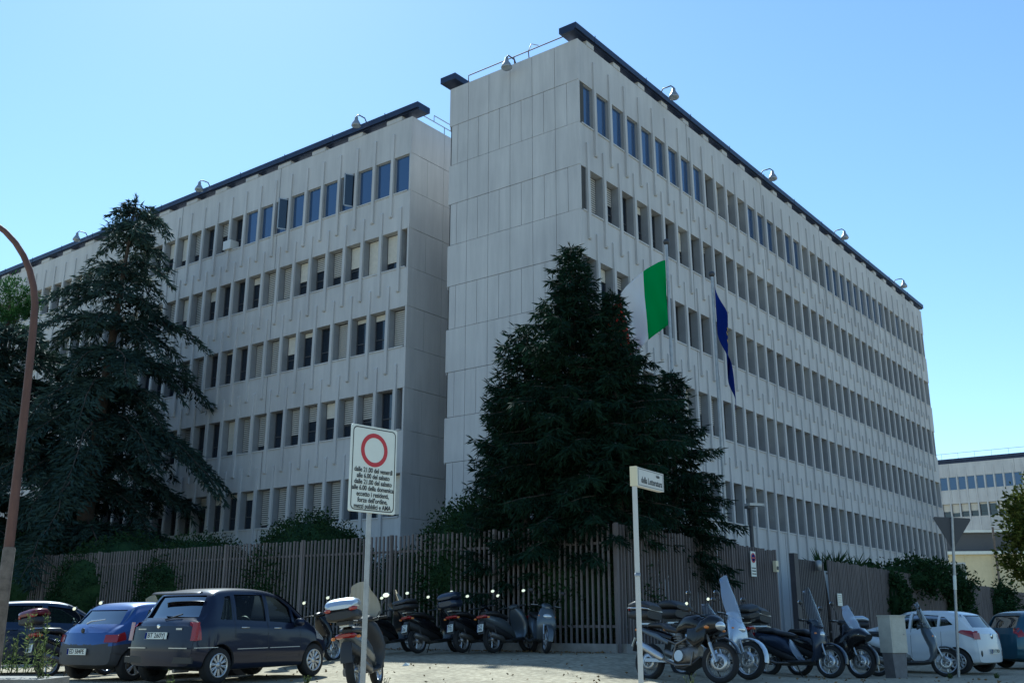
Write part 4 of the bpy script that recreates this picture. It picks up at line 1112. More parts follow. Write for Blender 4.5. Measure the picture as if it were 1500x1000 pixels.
def make_car(label, loc, az, car, paint_, side, rearwin, windscr, axles, wr, rim, style, lights, extras=None, name='hatchback_car', lower=None, seats=True):
    """az = heading in degrees clockwise from +Y; loc = rear bumper centre on the ground"""
    rz = R(90-az)
    z = (g(loc[0], loc[1])+g(loc[0]+math.sin(R(az))*car.L, loc[1]+math.cos(R(az))*car.L))/2
    z0 = g(loc[0], loc[1]); z1 = g(loc[0]+math.sin(R(az))*car.L, loc[1]+math.cos(R(az))*car.L)
    root = empty(name, (loc[0], loc[1], z0-.01), rz, label, 'car', 'parked cars')
    root.rotation_euler = (0, -math.atan2(z1-z0, car.L), rz)
    body = car.solid(paint_).build('body', root)
    cuts = []
    def cutter(mb):
        o = mb.build('cutter'); o.matrix_world = Matrix.Identity(4); cuts.append(o); return o
    body.parent = None
    cav = MB(); cc = car.solid(M['interior'], inset=.045, x0=.28, x1=car.L-1.0, n=40); cutter(cc)
    for ax in axles:
        for sg in (-1, 1):
            c = MB(); c.cyl((ax, sg*(car.W/2-.26), wr+.02), (ax, sg*(car.W/2+.2), wr+.02), wr*1.13, m=M['interior'], n=40); cutter(c)
    c = MB()
    for poly in side:
        c2 = MB(); c2.prism(poly, 'y', -1.2, 1.2, paint_); cutter(c2)
    c = MB(); c.prism(rearwin[0], 'x', rearwin[1], rearwin[2], paint_); cutter(c)
    c = MB(); c.prism(windscr[0], 'x', windscr[1], windscr[2], paint_); cutter(c)
    bool_diff(body, cuts); body.parent = root
    if lower:
        # plastic lower band: assign by height on rear / front / sills
        body.data.materials.append(lower[0]); k = len(body.data.materials)-1
        for p in body.data.polygons:
            c = p.center
            if body.data.materials[p.material_index] == paint_ and lower[1](c.x, c.y, c.z): p.material_index = k
    # glass: inner skin patches
    gi = -.022
    for poly in side:
        xs = [p[0] for p in poly]; zs = [p[1] for p in poly]; cx = sum(xs)/len(xs); cz = sum(zs)/len(zs)
        big = [(cx+(x-cx)*1.05, cz+(z-cz)*1.08) for x, z in poly]
        for sg in (-1, 1): car.side_patch(big, sg, gi, M['carglass'], 'side_window', root)
    def end_glass(win, nm):
        (poly, xa, xb) = win; zs = [p[1] for p in poly]; za, zb = min(zs)-.04, max(zs)+.02; ys = [abs(p[0]) for p in poly]; yw = max(ys)+.03
        mb = MB(); vs = []; ny, nz = 12, 10
        for i in range(nz+1):
            z = za+(zb-za)*i/nz
            # find x where top profile equals z at centre
            lo, hi = (max(0, xa), xb) if nm == 'rear_window' else (max(xa, 0), min(xb, car.L))
            for _ in range(30):
                mid = (lo+hi)/2; zt = interp(car.top, mid)
                if nm == 'rear_window': lo, hi = (mid, hi) if zt < z else (lo, mid)
                else: lo, hi = (lo, mid) if zt < z else (mid, hi)
            for j in range(ny+1):
                y = -yw+2*yw*j/ny; t = abs(y)/yw
                xx = lo+(.03+.06*t**3 if nm == 'rear_window' else -.03-.09*t**3)
                vs.append(car.warp(xx, y, z))
        n = ny+1; mb.add(vs, [(i*n+j, i*n+j+1, (i+1)*n+j+1, (i+1)*n+j) for i in range(nz) for j in range(ny)], M['carglass'], True)
        return mb.build(nm, root, recalc=False)
    end_glass(rearwin, 'rear_window'); end_glass(windscr, 'windscreen')
    for ax in axles:
        for sg in (-1, 1):
            t, q, d = wheel_mesh(wr, .19, rim, style)
            w = t.build('wheel', root); w.location = (ax, sg*(car.W/2-.125), wr+.01); w.rotation_euler = (0, R(17*ax), 0 if sg < 0 else R(180))
            q.build('rim', w); d.build('brake_disc', w)
    if seats:
        for x, y in ((car.L*.53, .36), (car.L*.53, -.36), (car.L*.27, .33), (car.L*.27, -.33)):
            s_ = MB(); s_.loft([(x+.02, .5, .24, .28, R(90)), (x-.1, .9, .24, .07, R(100)), (x-.16, 1.08, .2, .05, R(100)), (x-.17, 1.13, .1, .04, R(100)), (x-.17, 1.15, .13, .05, R(95)), (x-.19, 1.27, .12, .045, R(95))], M['interior']); s_.build('seat', root)
        s_ = MB(); s_.box(car.L*.70-.1, car.L*.70+.12, -.62, .62, .72, .86, M['interior']); s_.lathe([(.19, -.015), (.2, 0), (.19, .015), (.17, 0), (.19, -.015)], M['plastic'], (car.L*.66, .36, .92), 'x', 20); s_.build('dashboard', root)
    for nm, mt, poly, both, rearbox in lights:
        for sg in ((-1, 1) if both else (both,)):
            o = car.side_patch(poly, sg, .006, mt, nm, root, 8, 6)
            if rearbox:
                y0, y1, za, zb = rearbox; m = MB(); ny = 6; nz = 6; vs = []
                for a in range(nz+1):
                    for b in range(ny+1):
                        z = za+(zb-za)*a/nz; y = sg*(y0+(y1-y0)*b/ny); p = car.warp(0, y, z); vs.append((p[0]-.012, p[1], p[2]))
                n = ny+1; m.add(vs, [(i*n+j, i*n+j+1, (i+1)*n+j+1, (i+1)*n+j) for i in range(nz) for j in range(ny)], mt, True)
                for p in ((0, 1),):
                    pass
                m.build('lens', o, recalc=False)
    # mirrors
    for sg in (-1, 1):
        x = car.L*.69; zz = interp(car.belt, x)+.03; m = MB(); y = sg*(car.surf(x, zz-.05)+.10)
        m.ell((x, y, zz+.04), .07, .11, .075, paint_ if lower is None else M['bumper']); m.tube([(x+.02, y-sg*.14, zz-.02), (x, y, zz)], .025, M['plastic'], 6); m.build('wing_mirror', root)
    if extras: extras(root, car)
    return root

def handle(root, car, x, z, sg, m):
    mb = MB(); y = sg*(car.surf(x, z)+.022); mb.tube([(x-.09, y-sg*.02, z), (x-.07, y, z), (x+.07, y, z), (x+.09, y-sg*.02, z)], .013, m, 6); mb.build('door_handle', root)
def door_seams(root, car, xs, zb, m=None):
    for sg in (-1, 1):
        mb = MB()
        for x, zt, zl in xs:
            vs = []
            n = 12
            for j in range(n+1):
                z = zl+(zt-zl)*j/n; y = car.surf(x, z)
                vs += [car.warp(x-.004, sg*(y+.002), z), car.warp(x+.004, sg*(y+.002), z)]
            mb.add(vs, [(2*j, 2*j+1, 2*j+3, 2*j+2) for j in range(n)], M['black'])
        mb.build('door_seam', root, recalc=False)
def trim(root, car, x0, x1, z, m, h=.012):
    for sg in (-1, 1): car.side_patch([(x0, z), (x1, z), (x1, z+h), (x0, z+h)], sg, .006, m, 'trim_strip', root, 24, 2)
def rear_text(root, car, y, z, w, h, m=None): 
    mb = MB(); p = car.warp(0, y, z); mb.box(p[0]-.012, p[0]-.006, y-w/2, y+w/2, z-h/2, z+h/2, m or M['alloy']); return mb

# --- dark one-box hatchback
acl = Car(3.6, 1.72, [(0, .98), (.06, 1.04), (.18, 1.12), (.34, 1.36), (.52, 1.52), (.9, 1.585), (1.5, 1.60), (2.05, 1.55), (2.45, 1.40), (2.85, 1.17), (3.1, 1.02), (3.4, .86), (3.56, .74), (3.6, .68)],
          [(0, .94), (.5, 1.0), (1.5, .98), (2.4, .93), (3.0, .88), (3.6, .66)], [(0, .86), (.3, .82), (.7, .76), (1.5, .76), (2.2, .76), (2.8, .8), (3.2, .84), (3.6, .8)], .22, .16, .10)
def acl_x(root, car):
    plate(root, 'BT 260YJ', .52, .11, (car.warp(0, 0, .80)[0]-.02, .06, .80), (R(-9), 0, R(-90)))
    m = MB(); m.loft([(.42, 1.5, .56, .012, 0), (.36, 1.515, .6, .02, 0), (.30, 1.49, .58, .012, 0)], M['navy']); m.build('roof_spoiler', root)
    trim(root, car, .0, .5, .60, M['alloy']); trim(root, car, 1.0, 1.75, .56, M['alloy']); trim(root, car, 1.8, 2.6, .56, M['alloy'])
    handle(root, car, 1.18, .92, -1, M['alloy']); handle(root, car, 2.0, .9, -1, M['alloy'])
    door_seams(root, car, [(.95, 1.45, .75), (1.76, 1.5, .33), (2.62, .9, .36)], .3)
    p = car.warp(0, 0, .6)[0]
    for sg in (-1, 1): m = MB(); m.box(p-.012, p-.004, min(sg*.28, sg*.7), max(sg*.28, sg*.7), .595, .61, M['alloy']); m.build('bumper_trim', root)
    m = MB(); m.lathe([(.035, -.002), (.035, -.016), (.02, -.018), (.001, -.014)], M['chrome'], (car.warp(0, 0, .95)[0], .05, .95), 'x', 16); m.build('badge', root)
    m = MB(); p = car.warp(0, -.5, .9)[0]; m.box(p-.015, p-.008, -.5, -.36, .895, .925, M['alloy']); m.box(p-.015, p-.008, .36, .55, .895, .915, M['alloy']); m.build('model_lettering', root)
    m = MB(); m.box(.02, .06, -.8, .8, .36, .46, M['plastic']); m.cyl((-.02, -.45, .24), (.3, -.45, .24), .03, m=M['engine']); m.build('exhaust', root)
    m = MB(); m.tube([(car.warp(.08, 0, 1.08)[0]-.02, 0, 1.06), (.24, -.3, 1.15)], .012, M['plastic'], 6); m.build('wiper', root)
make_car('dark navy one-box hatchback with rear three-quarter view and ten-spoke wheel covers', (-5.98, 17.9), 30, acl, M['navy'],
         [[(.62, 1.06), (.90, 1.05), (.93, 1.46), (.80, 1.44)], [(1.0, 1.05), (1.73, 1.02), (1.73, 1.48), (1.03, 1.48)], [(1.82, 1.02), (2.42, .985), (2.42, 1.26), (2.18, 1.42), (1.82, 1.48)], [(2.48, .985), (2.72, .97), (2.48, 1.22)]],
         ([(-.62, 1.09), (.62, 1.09), (.54, 1.46), (-.54, 1.46)], -.2, .62), ([(-.66, 1.07), (.66, 1.07), (.56, 1.48), (-.56, 1.48)], 2.1, 3.05),
         (.62, 3.04), .30, M['alloy'], 'holes',
         [('tail_light', M['redlens'], [(.0, .72), (.13, .73), (.09, 1.02), (.0, 1.02)], True, (.70, .83, .72, 1.02)), ('headlight', M['clear'], [(3.2, .70), (3.5, .66), (3.5, .78), (3.2, .9)], True, None)], acl_x)

# --- blue rounded small hatchback
ka = Car(3.62, 1.63, [(0, .86), (.08, .95), (.25, 1.08), (.45, 1.24), (.7, 1.345), (1.2, 1.385), (1.8, 1.36), (2.2, 1.24), (2.7, .98), (3.1, .86), (3.45, .74), (3.62, .6)],
         [(0, .84), (.5, .93), (1.5, .90), (2.6, .86), (3.2, .8), (3.62, .58)], [(0, .8), (.3, .78), (.8, .74), (1.8, .74), (2.4, .78), (3.0, .82), (3.6, .76)], .2, .30, .2)
def ka_x(root, car):
    plate(root, 'ED 584PE', .50, .11, (car.warp(0, 0, .52)[0]-.03, .02, .52), (R(-2), 0, R(-90)))
    m = MB(); p = car.warp(0, 0, .86)[0]-.012; m.lathe([(.045, 0), (.045, -.012), (.001, -.014)], M['plastic'], (p, .0, .88), 'x', 16); m.build('badge', root)
    m = MB(); m.tube([(car.warp(.1, 0, .98)[0]-.03, .05, 1.0), (.16, -.08, 1.04), (.16, -.45, 1.07)], [.02, .016, .01], M['alloy'], 6); m.build('wiper', root)
    m = MB(); m.lathe([(.02, 0), (.02, -.01)], M['plastic'], (car.warp(0, .6, .48)[0]-.005, .6, .48), 'x', 10); m.build('tow_eye_cover', root)
make_car('bright blue rounded small hatchback with grey plastic bumper', (-7.75, 19.0), 30, ka, M['blue'],
         [[(.75, 1.0), (1.35, .98), (1.35, 1.26), (.95, 1.24)], [(1.45, .98), (2.4, .93), (2.3, 1.08), (2.0, 1.25), (1.45, 1.28)]],
         ([(-.58, .99), (.58, .99), (.5, 1.24), (-.5, 1.24)], -.2, .75), ([(-.6, .98), (.6, .98), (.52, 1.27), (-.52, 1.27)], 1.9, 2.9),
         (.6, 3.05), .28, M['alloy'], 'spokes',
         [('tail_light', M['redlens'], [(.0, .67), (.2, .72), (.16, .86), (.0, .80)], True, (.54, .77, .68, .81))], ka_x, lower=(M['bumper'], lambda x, y, z: z < .64 and (x < .55 or x > 2.9 or z < .3)))

# --- slate blue saloon-hatch on the left
alf = Car(4.15, 1.73, [(0, .92), (.15, 1.02), (.5, 1.18), (.9, 1.38), (1.3, 1.45), (2.0, 1.47), (2.5, 1.40), (3.0, 1.13), (3.2, 1.02), (3.7, .90), (4.05, .74), (4.15, .6)],
          [(0, .88), (.6, .98), (1.5, .96), (2.8, .92), (3.5, .84), (4.15, .58)], [(0, .84), (.5, .78), (1, .72), (2, .72), (2.7, .76), (3.3, .82), (4.15, .78)], .2, .14, .14)
def alf_x(root, car):
    handle(root, car, 1.4, .88, -1, M['slate']); door_seams(root, car, [(1.1, .95, .5), (2.05, 1.35, .3), (3.0, .9, .35)], .3)
make_car('slate blue hatchback cut by the left edge of the photo', (-11.8, 21.5), 58, alf, M['slate'],
         [[(.95, 1.04), (1.95, 1.02), (1.95, 1.36), (1.3, 1.36)], [(2.05, 1.02), (2.95, .98), (2.85, 1.1), (2.5, 1.30), (2.05, 1.36)]],
         ([(-.6, 1.06), (.6, 1.06), (.52, 1.33), (-.52, 1.33)], -.1, .95), ([(-.62, 1.04), (.62, 1.04), (.54, 1.36), (-.54, 1.36)], 2.3, 3.3),
         (.75, 3.3), .31, M['alloy'], 'spokes', [('tail_light', M['redlens'], [(.0, .72), (.25, .74), (.25, .9), (.0, .9)], True, None), ('headlight', M['clear'], [(3.7, .64), (4.0, .62), (3.98, .72), (3.7, .8)], True, None)], alf_x)

# --- white small hatchback
i10 = Car(3.62, 1.62, [(0, .98), (.05, 1.04), (.16, 1.16), (.32, 1.36), (.46, 1.42), (.9, 1.475), (1.5, 1.48), (2.0, 1.42), (2.4, 1.24), (2.75, 1.06), (3.1, .96), (3.45, .82), (3.62, .64)],
          [(0, .95), (.4, 1.08), (1.2, 1.0), (2.6, .90), (3.2, .86), (3.62, .62)], [(0, .86), (.3, .78), (.8, .70), (1.8, .70), (2.4, .76), (3.0, .84), (3.6, .8)], .2, .18, .14)
def i10_x(root, car):
    plate(root, 'EV 719KM', .50, .11, (car.warp(0, 0, .55)[0]-.03, 0, .55), (0, 0, R(-90)))
    handle(root, car, 1.25, .9, 1, M['white']); door_seams(root, car, [(.95, 1.0, .5), (1.72, 1.4, .3), (2.6, .9, .35)], .3)
    m = MB(); m.lathe([(.07, -.005), (.07, -.012), (.001, -.014)], M['chrome'], (car.warp(0, .0, .9)[0], 0, .9), 'x', 16); m.build('badge', root)
    m = MB(); m.tube([(.55, 0, 1.47), (.25, 0, 1.68)], .006, M['plastic'], 5); m.build('antenna', root)
    m = MB(); m.ell((car.warp(0, .58, .5)[0]+.01, .58, .5), .02, .05, .08, M['plastic']); m.ell((car.warp(0, -.58, .5)[0]+.01, -.58, .5), .02, .05, .08, M['plastic']); m.build('reflector', root)
make_car('white small hatchback parked behind the scooters, rear to the right', (11.75, 25.9), -44, i10, M['white'],
         [[(.66, 1.15), (1.0, 1.1), (1.0, 1.33), (.9, 1.33)], [(1.06, 1.09), (1.72, 1.02), (1.72, 1.38), (1.06, 1.36)], [(1.79, 1.02), (2.5, .97), (2.4, 1.08), (2.1, 1.29), (1.79, 1.38)]],
         ([(-.56, 1.1), (.56, 1.1), (.5, 1.38), (-.5, 1.38)], -.2, .6), ([(-.6, 1.02), (.6, 1.02), (.52, 1.4), (-.52, 1.4)], 2.0, 2.95),
         (.58, 2.97), .29, M['alloy'], 'holes',
         [('tail_light', M['redlens'], [(.0, .84), (.42, .98), (.3, 1.04), (.0, 1.02)], True, (.56, .77, .83, .98))], i10_x)

# --- petrol blue family car at the right edge
mpv = Car(4.2, 1.75, [(0, .95), (.1, 1.1), (.3, 1.38), (.5, 1.5), (1.0, 1.56), (2.0, 1.56), (2.5, 1.48), (3.0, 1.2), (3.3, 1.02), (3.8, .9), (4.1, .75), (4.2, .62)],
          [(0, .93), (.6, 1.0), (2.0, .98), (3.0, .94), (3.6, .85), (4.2, .6)], [(0, .86), (.5, .8), (1, .76), (2, .76), (2.7, .78), (3.3, .84), (4.2, .8)], .2, .14, .14)
make_car('petrol blue family car at the right edge beyond the white hatchback', (13.4, 29.4), 78, mpv, M['petrol'],
         [[(.6, 1.08), (1.05, 1.07), (1.05, 1.44), (.75, 1.42)], [(1.13, 1.07), (1.95, 1.05), (1.95, 1.46), (1.13, 1.46)], [(2.04, 1.05), (2.9, 1.02), (2.8, 1.15), (2.5, 1.38), (2.04, 1.46)]],
         ([(-.6, 1.1), (.6, 1.1), (.54, 1.42), (-.54, 1.42)], -.2, .65), ([(-.64, 1.08), (.64, 1.08), (.56, 1.44), (-.56, 1.44)], 2.4, 3.3),
         (.8, 3.35), .31, M['alloy'], 'spokes', [('tail_light', M['redlens'], [(.0, .85), (.2, .87), (.15, 1.1), (.0, 1.08)], True, None)],
         lambda root, car: (handle(root, car, 1.3, .95, -1, M['petrol']), door_seams(root, car, [(1.09, 1.4, .5), (2.0, 1.45, .3)], .3)), name='family_car')

# ------------------------------------------------------------------ two-wheelers
def moto_wheel(r, w, rim, style, disc=True):
    t = MB(); ri = r*.74
    t.lathe([(ri, -w*.4), (r*.88, -w*.5), (r*.97, -w*.34), (r, 0), (r*.97, w*.34), (r*.88, w*.5), (ri, w*.4), (ri, -w*.4)], M['rubber'], axis='y', n=36)
    q = MB(); q.lathe([(ri*1.02, -w*.36), (ri*.92, -w*.3), (ri*.9, 0), (ri*.92, w*.3), (ri*1.02, w*.36), (ri*1.02, -w*.36)], rim, axis='y', n=36)
    q.lathe([(.001, -.055), (.04, -.055), (.045, 0), (.04, .055), (.001, .055)], rim, axis='y', n=14)
    if style == 'wire':
        for k in range(28):
            a = 2*math.pi*k/28; b = a+(.35 if k % 2 else -.35)
            q.cyl((.04*math.cos(b), .03*(1 if k % 4 < 2 else -1), .04*math.sin(b)), (ri*.92*math.cos(a), 0, ri*.92*math.sin(a)), .0035, m=M['steel'], n=4, cap=False)
    else:
        for k in range(style):
            a = 2*math.pi*k/style; q.cyl((.03*math.cos(a), 0, .03*math.sin(a)), (ri*.93*math.cos(a), 0, ri*.93*math.sin(a)), .02, .014, m=rim, n=6)
    d = MB()
    if disc:
        for y in (-.06, .06): d.lathe([(r*.28, y-.003), (r*.44, y-.003), (r*.44, y+.003), (r*.28, y+.003), (r*.28, y-.003)], M['alloy'], axis='y', n=30)
        for k in range(5):
            a = 2*math.pi*k/5
            for y in (-.06, .06): d.cyl((.03*math.cos(a), y, .03*math.sin(a)), (r*.3*math.cos(a), y, r*.3*math.sin(a)), .008, m=M['alloy'], n=5)
    return t, q, d
def place_wheel(root, x, r, w, rim, style, steer=0, disc=True):
    t, q, d = moto_wheel(r, w, rim, style, disc); o = t.build('wheel', root); o.location = (x, 0, r); o.rotation_euler = (0, R(31), steer)
    q.build('rim', o)
    if disc: d.build('brake_disc', o)
    return o
def bike_root(name, label, loc, az, group, lean=8):
    root = empty(name, (loc[0], loc[1], g(*loc)), R(90-az), label, name.replace('_', ' '), group)
    root.rotation_euler = (R(-lean), 0, R(90-az)); return root
def sheet(fn, nu, nv, m, name, parent):
    mb = MB(); vs = [fn(i/nu, j/nv) for j in range(nv+1) for i in range(nu+1)]
    # closed thin shell
    th = .006; n = len(vs); vs2 = [(x-th, y, z-.002) for x, y, z in vs]; w = nu+1
    fs = [(j*w+i, j*w+i+1, (j+1)*w+i+1, (j+1)*w+i) for j in range(nv) for i in range(nu)]
    mb.add(vs, fs, m, True)
    return mb.build(name, parent, recalc=False)
def mirrors(root, x, z, hw, mh=.28, shape='round'):
    for sg in (-1, 1):
        m = MB(); e = (x-.02, sg*(hw+.02), z+mh)
        m.tube([(x, sg*(hw*.55), z), (x+.02, sg*(hw*.8), z+mh*.6), e], .007, M['plastic'], 6)
        m.ell((e[0]+.012, e[1], e[2]+.03), .022, .062, .042, M['plastic'], 14, 8); o = m.build('mirror', root)
        q = MB(); q.lathe([(.001, 0), (1, 0), (.9, -.05)], M['mirror'], axis='x', n=18)
        q.v = [(e[0]-.011+vx*.1, e[1]+vy*.055, e[2]+.03+vz*.036) for vx, vy, vz in q.v]; q.build('mirror_glass', o)
def top_box(root, x, z, w=.23, h=.30, l=.40, m=None, lid=None, band=None, refl=True):
    m = m or M['plastic']; mb = MB()
    mb.loft([(x-l*.5, z+h*.25, w*.72, h*.15, 0, 4), (x-l*.46, z+h*.25, w*.9, h*.22, 0, 4), (x-l*.2, z+h*.25, w, h*.25, 0, 4), (x+l*.3, z+h*.25, w, h*.25, 0, 4), (x+l*.5, z+h*.27, w*.8, h*.2, 0, 4)], m, 28)
    o = mb.build('top_box', root)
    mb = MB(); mb.loft([(x-l*.52, z+h*.6, w*.74, h*.08, 0, 3), (x-l*.47, z+h*.68, w*.92, h*.18, 0, 3), (x-l*.15, z+h*.74, w*1.03, h*.26, 0, 3), (x+l*.25, z+h*.74, w*1.0, h*.25, 0, 3), (x+l*.52, z+h*.64, w*.7, h*.12, 0, 3)], lid or m, 28); mb.build('lid', o)
    if band:
        mb = MB(); mb.loft([(x-l*.50, z+h*.53, w*.8, h*.035, 0, 4), (x-l*.44, z+h*.55, w*1.02, h*.06, 0, 4), (x+l*.3, z+h*.55, w*1.06, h*.06, 0, 4), (x+l*.5, z+h*.53, w*.85, h*.03, 0, 4)], band, 28); mb.build('band', o)
    if refl:
        mb = MB()
        for sg in (-1, 1): mb.loft([(x-l*.53, z+h*.5, .02, .02, 0, 3, sg*w*.65), (x-l*.49, z+h*.5, .04, .032, 0, 3, sg*w*.72), (x-l*.36, z+h*.5, .02, .02, 0, 3, sg*w*.95)], M['redlens'], 12)
        mb.build('reflector', o)
    mb = MB(); mb.box(x-.14, x+.16, -.09, .09, z-.05, z-.002, M['plastic']); mb.box(x-.05, x+.3, -.07, .07, z-.08, z-.052, M['alloy']); mb.build('rack', root)
def windscreen(root, x, z, h, w, rake, m, top=.7):
    def fn(u, v):
        a = (u-.5)*2; ww = w*(.62+.38*math.sin(math.pi*min(1, v*1.15+.12)))*(1-(1-top)*max(0, v-.6)/.4)
        vv = v-(.10*a*a if v > .9 else .0)*1
        return (x-rake*h*vv-.10*a*a, a*ww, z+h*vv)
    return sheet(fn, 14, 16, m, 'windscreen', root)

def scooter(label, loc, az, paint_, box=None, screen=None, r=.29, rim=None, spokes=5, group=None, lean=8, steer=0, front=None, plt=None, seatm=None, maxi=False, boxm=None, lid=None, band=None, big=1., bz=0):
    rim = rim or M['alloy']; root = bike_root('scooter', label, loc, az, group, lean); fp = front or paint_
    root.scale = (big, big, big)
    hb = .68
    place_wheel(root, -hb, r*.97, .13, rim, spokes, 0, False); place_wheel(root, hb, r, .11, rim, spokes, steer)
    b = MB()
    b.loft([(-1.02, .80, .05, .03, R(-20)), (-.93, .78, .12, .07, R(-15)), (-.72, .70, .18, .12, R(-8)), (-.4, .62, .20, .16, 0), (-.16, .54, .19, .19, R(20)), (-.02, .42, .18, .12, R(40)), (.04, .33, .16, .04, R(50))], paint_, 24)
    b.loft([(-.95, .66, .07, .10, 0), (-.75, .58, .14, .12, 0), (-.45, .48, .15, .12, 0), (-.15, .38, .14, .10, 0), (.0, .32, .12, .06, 0)], M['plastic'], 20); b.build('body', root)
    m = MB(); m.loft([(-.2, .27, .15, .03), (-.05, .27, .19, .035), (.25, .28, .19, .035), (.42, .32, .15, .05)], M['plastic'], 18, 4); m.build('footboard', root)
    m = MB(); W = 1.15 if maxi else 1.
    m.loft([(.36, .28, .16*W, .05, R(80)), (.46, .42, .21*W, .07, R(85)), (.47, .62, .24*W, .09, R(100)), (.42, .80, .21*W, .11, R(108)), (.36, .94, .16*W, .10, R(112)), (.31, 1.02, .08, .06, R(115))], fp, 26)
    m.build('leg_shield', root)
    if maxi:
        m = MB(); m.loft([(.2, .55, .2, .22, 0), (.45, .66, .27, .26, 0), (.68, .78, .24, .17, R(-20)), (.84, .76, .12, .07, R(-30))], fp, 26); m.build('fairing', root)
    m = MB(); sm_ = seatm or M['vinyl']
    m.loft([(-.92, .86, .08, .025, R(5)), (-.84, .87, .14, .05, 0), (-.5, .86, .16, .06, R(-4)), (-.42, .82, .15, .055, R(-12)), (-.18, .79, .13, .055, 0), (-.05, .77, .07, .03, R(-8))], sm_, 20, 3); m.build('seat', root)
    # fork, mudguard
    m = MB()
    for y in (-.075, .075): m.cyl((.50, y, .72), (.5+.16, y, r+.02), .021, m=M['alloy'], n=10); m.cyl((.64, y, r+.12), (hb, y, r), .028, m=M['engine'], n=10)
    m.build('fork', root)
    m = MB(); sec = []
    for k in range(9):
        a = R(-5+18*k); sec.append((hb+(r+.035)*math.cos(a), r+(r+.035)*math.sin(a), .075*(1-.25*abs(k-4)/4), .018, a+R(90)))
    m.loft(sec, fp, 14); m.build('front_mudguard', root)
    m = MB(); m.loft([(-1.0, .70, .07, .02, R(60)), (-1.05, .58, .09, .015, R(75)), (-1.07, .42, .09, .012, R(85))][::-1], M['plastic'], 12); m.build('rear_mudguard', root)
    m = MB(); m.tube([(.22, -.35, 1.03), (.28, -.2, 1.04), (.31, 0, 1.0), (.28, .2, 1.04), (.22, .35, 1.03)], .014, M['plastic'])
    for sg in (-1, 1):
        m.cyl((.25, sg*.24, 1.035), (.215, sg*.37, 1.03), .02, m=M['rubber']); m.tube([(.3, sg*.2, 1.05), (.29, sg*.36, 1.04)], .006, M['alloy'], 5)
    m.loft([(.2, 1.03, .06, .03), (.28, 1.04, .12, .06), (.38, 1.02, .11, .07), (.44, .98, .05, .04)], fp if not maxi else M['plastic'], 18); m.build('handlebar', root)
    mirrors(root, .27, 1.05, .36 if not maxi else .32)
    m = MB(); m.ell((.50 if not maxi else .78, 0, .80), .05, .12, .065, M['clear'])
    for sg in (-1, 1): m.ell((.46 if not maxi else .72, sg*.16, .80), .04, .05, .035, M['clear'] if maxi else M['amber'], 10, 6)
    m.build('headlight', root)
    m = MB(); m.loft([(-1.045, .80, .10, .02), (-1.02, .80, .15, .035), (-.95, .79, .16, .04)], M['redlens'], 16, 3); o = m.build('tail_light', root)
    m = MB()
    for sg in (-1, 1): m.ell((-.98, sg*.19, .77), .04, .035, .025, M['amber'], 10, 6)
    m.build('indicator', root)
    if plt: plate(root, plt, .165, .165, (-1.085, 0, .55), (R(-14), 0, R(-90)), True)
    m = MB(); m.tube([(-.1, -.14, .25), (-.4, -.17, .24), (-.5, -.19, .27)], [.02, .022, .035], M['engine']); m.loft([(-.5, .28, .03, .03, 0, 2, -.2), (-.55, .29, .055, .06, 0, 2, -.2), (-.92, .38, .055, .065, 0, 2, -.2), (-.96, .39, .02, .03, 0, 2, -.2)], M['engine'], 14); m.build('exhaust', root)
    m = MB(); m.loft([(-.78, .29, .05, .06, 0, 3, .1), (-.4, .32, .07, .10, 0, 3, .1), (-.1, .32, .07, .10, 0, 3, .06)], M['engine'], 14)
    for y in (-.12, .14): m.cyl((-.66, y, .34), (-.72, y, .62), .025, m=M['plastic'])
    m.build('engine', root)
    m = MB(); m.tube([(-.12, .12, .25), (-.08, .28, .02), (-.02, .31, .0)], .012, M['plastic'], 6); m.build('side_stand', root)
    if box: top_box(root, -.98, .98+bz, *box, m=boxm, lid=lid, band=band, refl=bool(lid or band))
    if screen: windscreen(root, screen[0], screen[1], screen[2], screen[3], screen[4], screen[5], screen[6] if len(screen) > 6 else .7)
    return root

GB = 'scooters and motorcycles parked at the roadside'
GW = 'scooters parked along the shaded fence'
scooter('scooter nearest the camera with grey-lidded top box and scratched beige windscreen, rear to the viewer', (-2.25, 16.7), 6, M['greyp'], box=(.24, .33, .42), lid=M['silverp'], boxm=M['plastic'], screen=(.40, 1.0, .62, .27, .28, M['screen'], .85), r=.31, group=GB, bz=.02, front=M['plastic'], big=1.02)
scooter('scooter with wine red lidded top box between the slate and the bright blue cars', (-8.55, 21.0), 28, M['blackgloss'], box=(.24, .30, .42), lid=M['wine'], boxm=M['plastic'], group=GB, plt='BK|20914')
scooter('scooter behind the bright blue car, only its milky windscreen and mirrors showing', (-8.4, 24.6), 20, M['plastic'], screen=(.40, 1.0, .62, .3, .25, M['screen'], .8), group=GW, plt='CA|88216')
scooter('scooter with wine red and black top box behind the dark navy hatchback bonnet', (-4.45, 23.6), 35, M['blackgloss'], box=(.22, .28, .38), lid=M['wine'], group=GW, plt='DB|35120')
scooter('black scooter with clear screen by the fence, just right of the nearest scooter', (-2.85, 25.6), 28, M['blackgloss'], screen=(.40, 1.0, .5, .24, .25, M['clearglass']), group=GW, plt='DF|60417', r=.31)
scooter('black scooter with wide low flat top box, leftmost of the four at the fence', (-1.75, 25.1), 38, M['blackgloss'], box=(.25, .24, .46), group=GW, plt='CT|52981', big=1.0)
scooter('black scooter with tall dark blue top box, second of the four at the fence', (-.75, 25.0), 34, M['blackgloss'], box=(.25, .36, .42), boxm=M['dblue'], group=GW, plt='BZ|17735', big=1.0, bz=.02)
scooter('boxless black scooter with chromed rails, third of the four at the fence', (-.02, 24.7), 36, M['greyp'], group=GW, plt='DS|24096', big=1.0, r=.31)
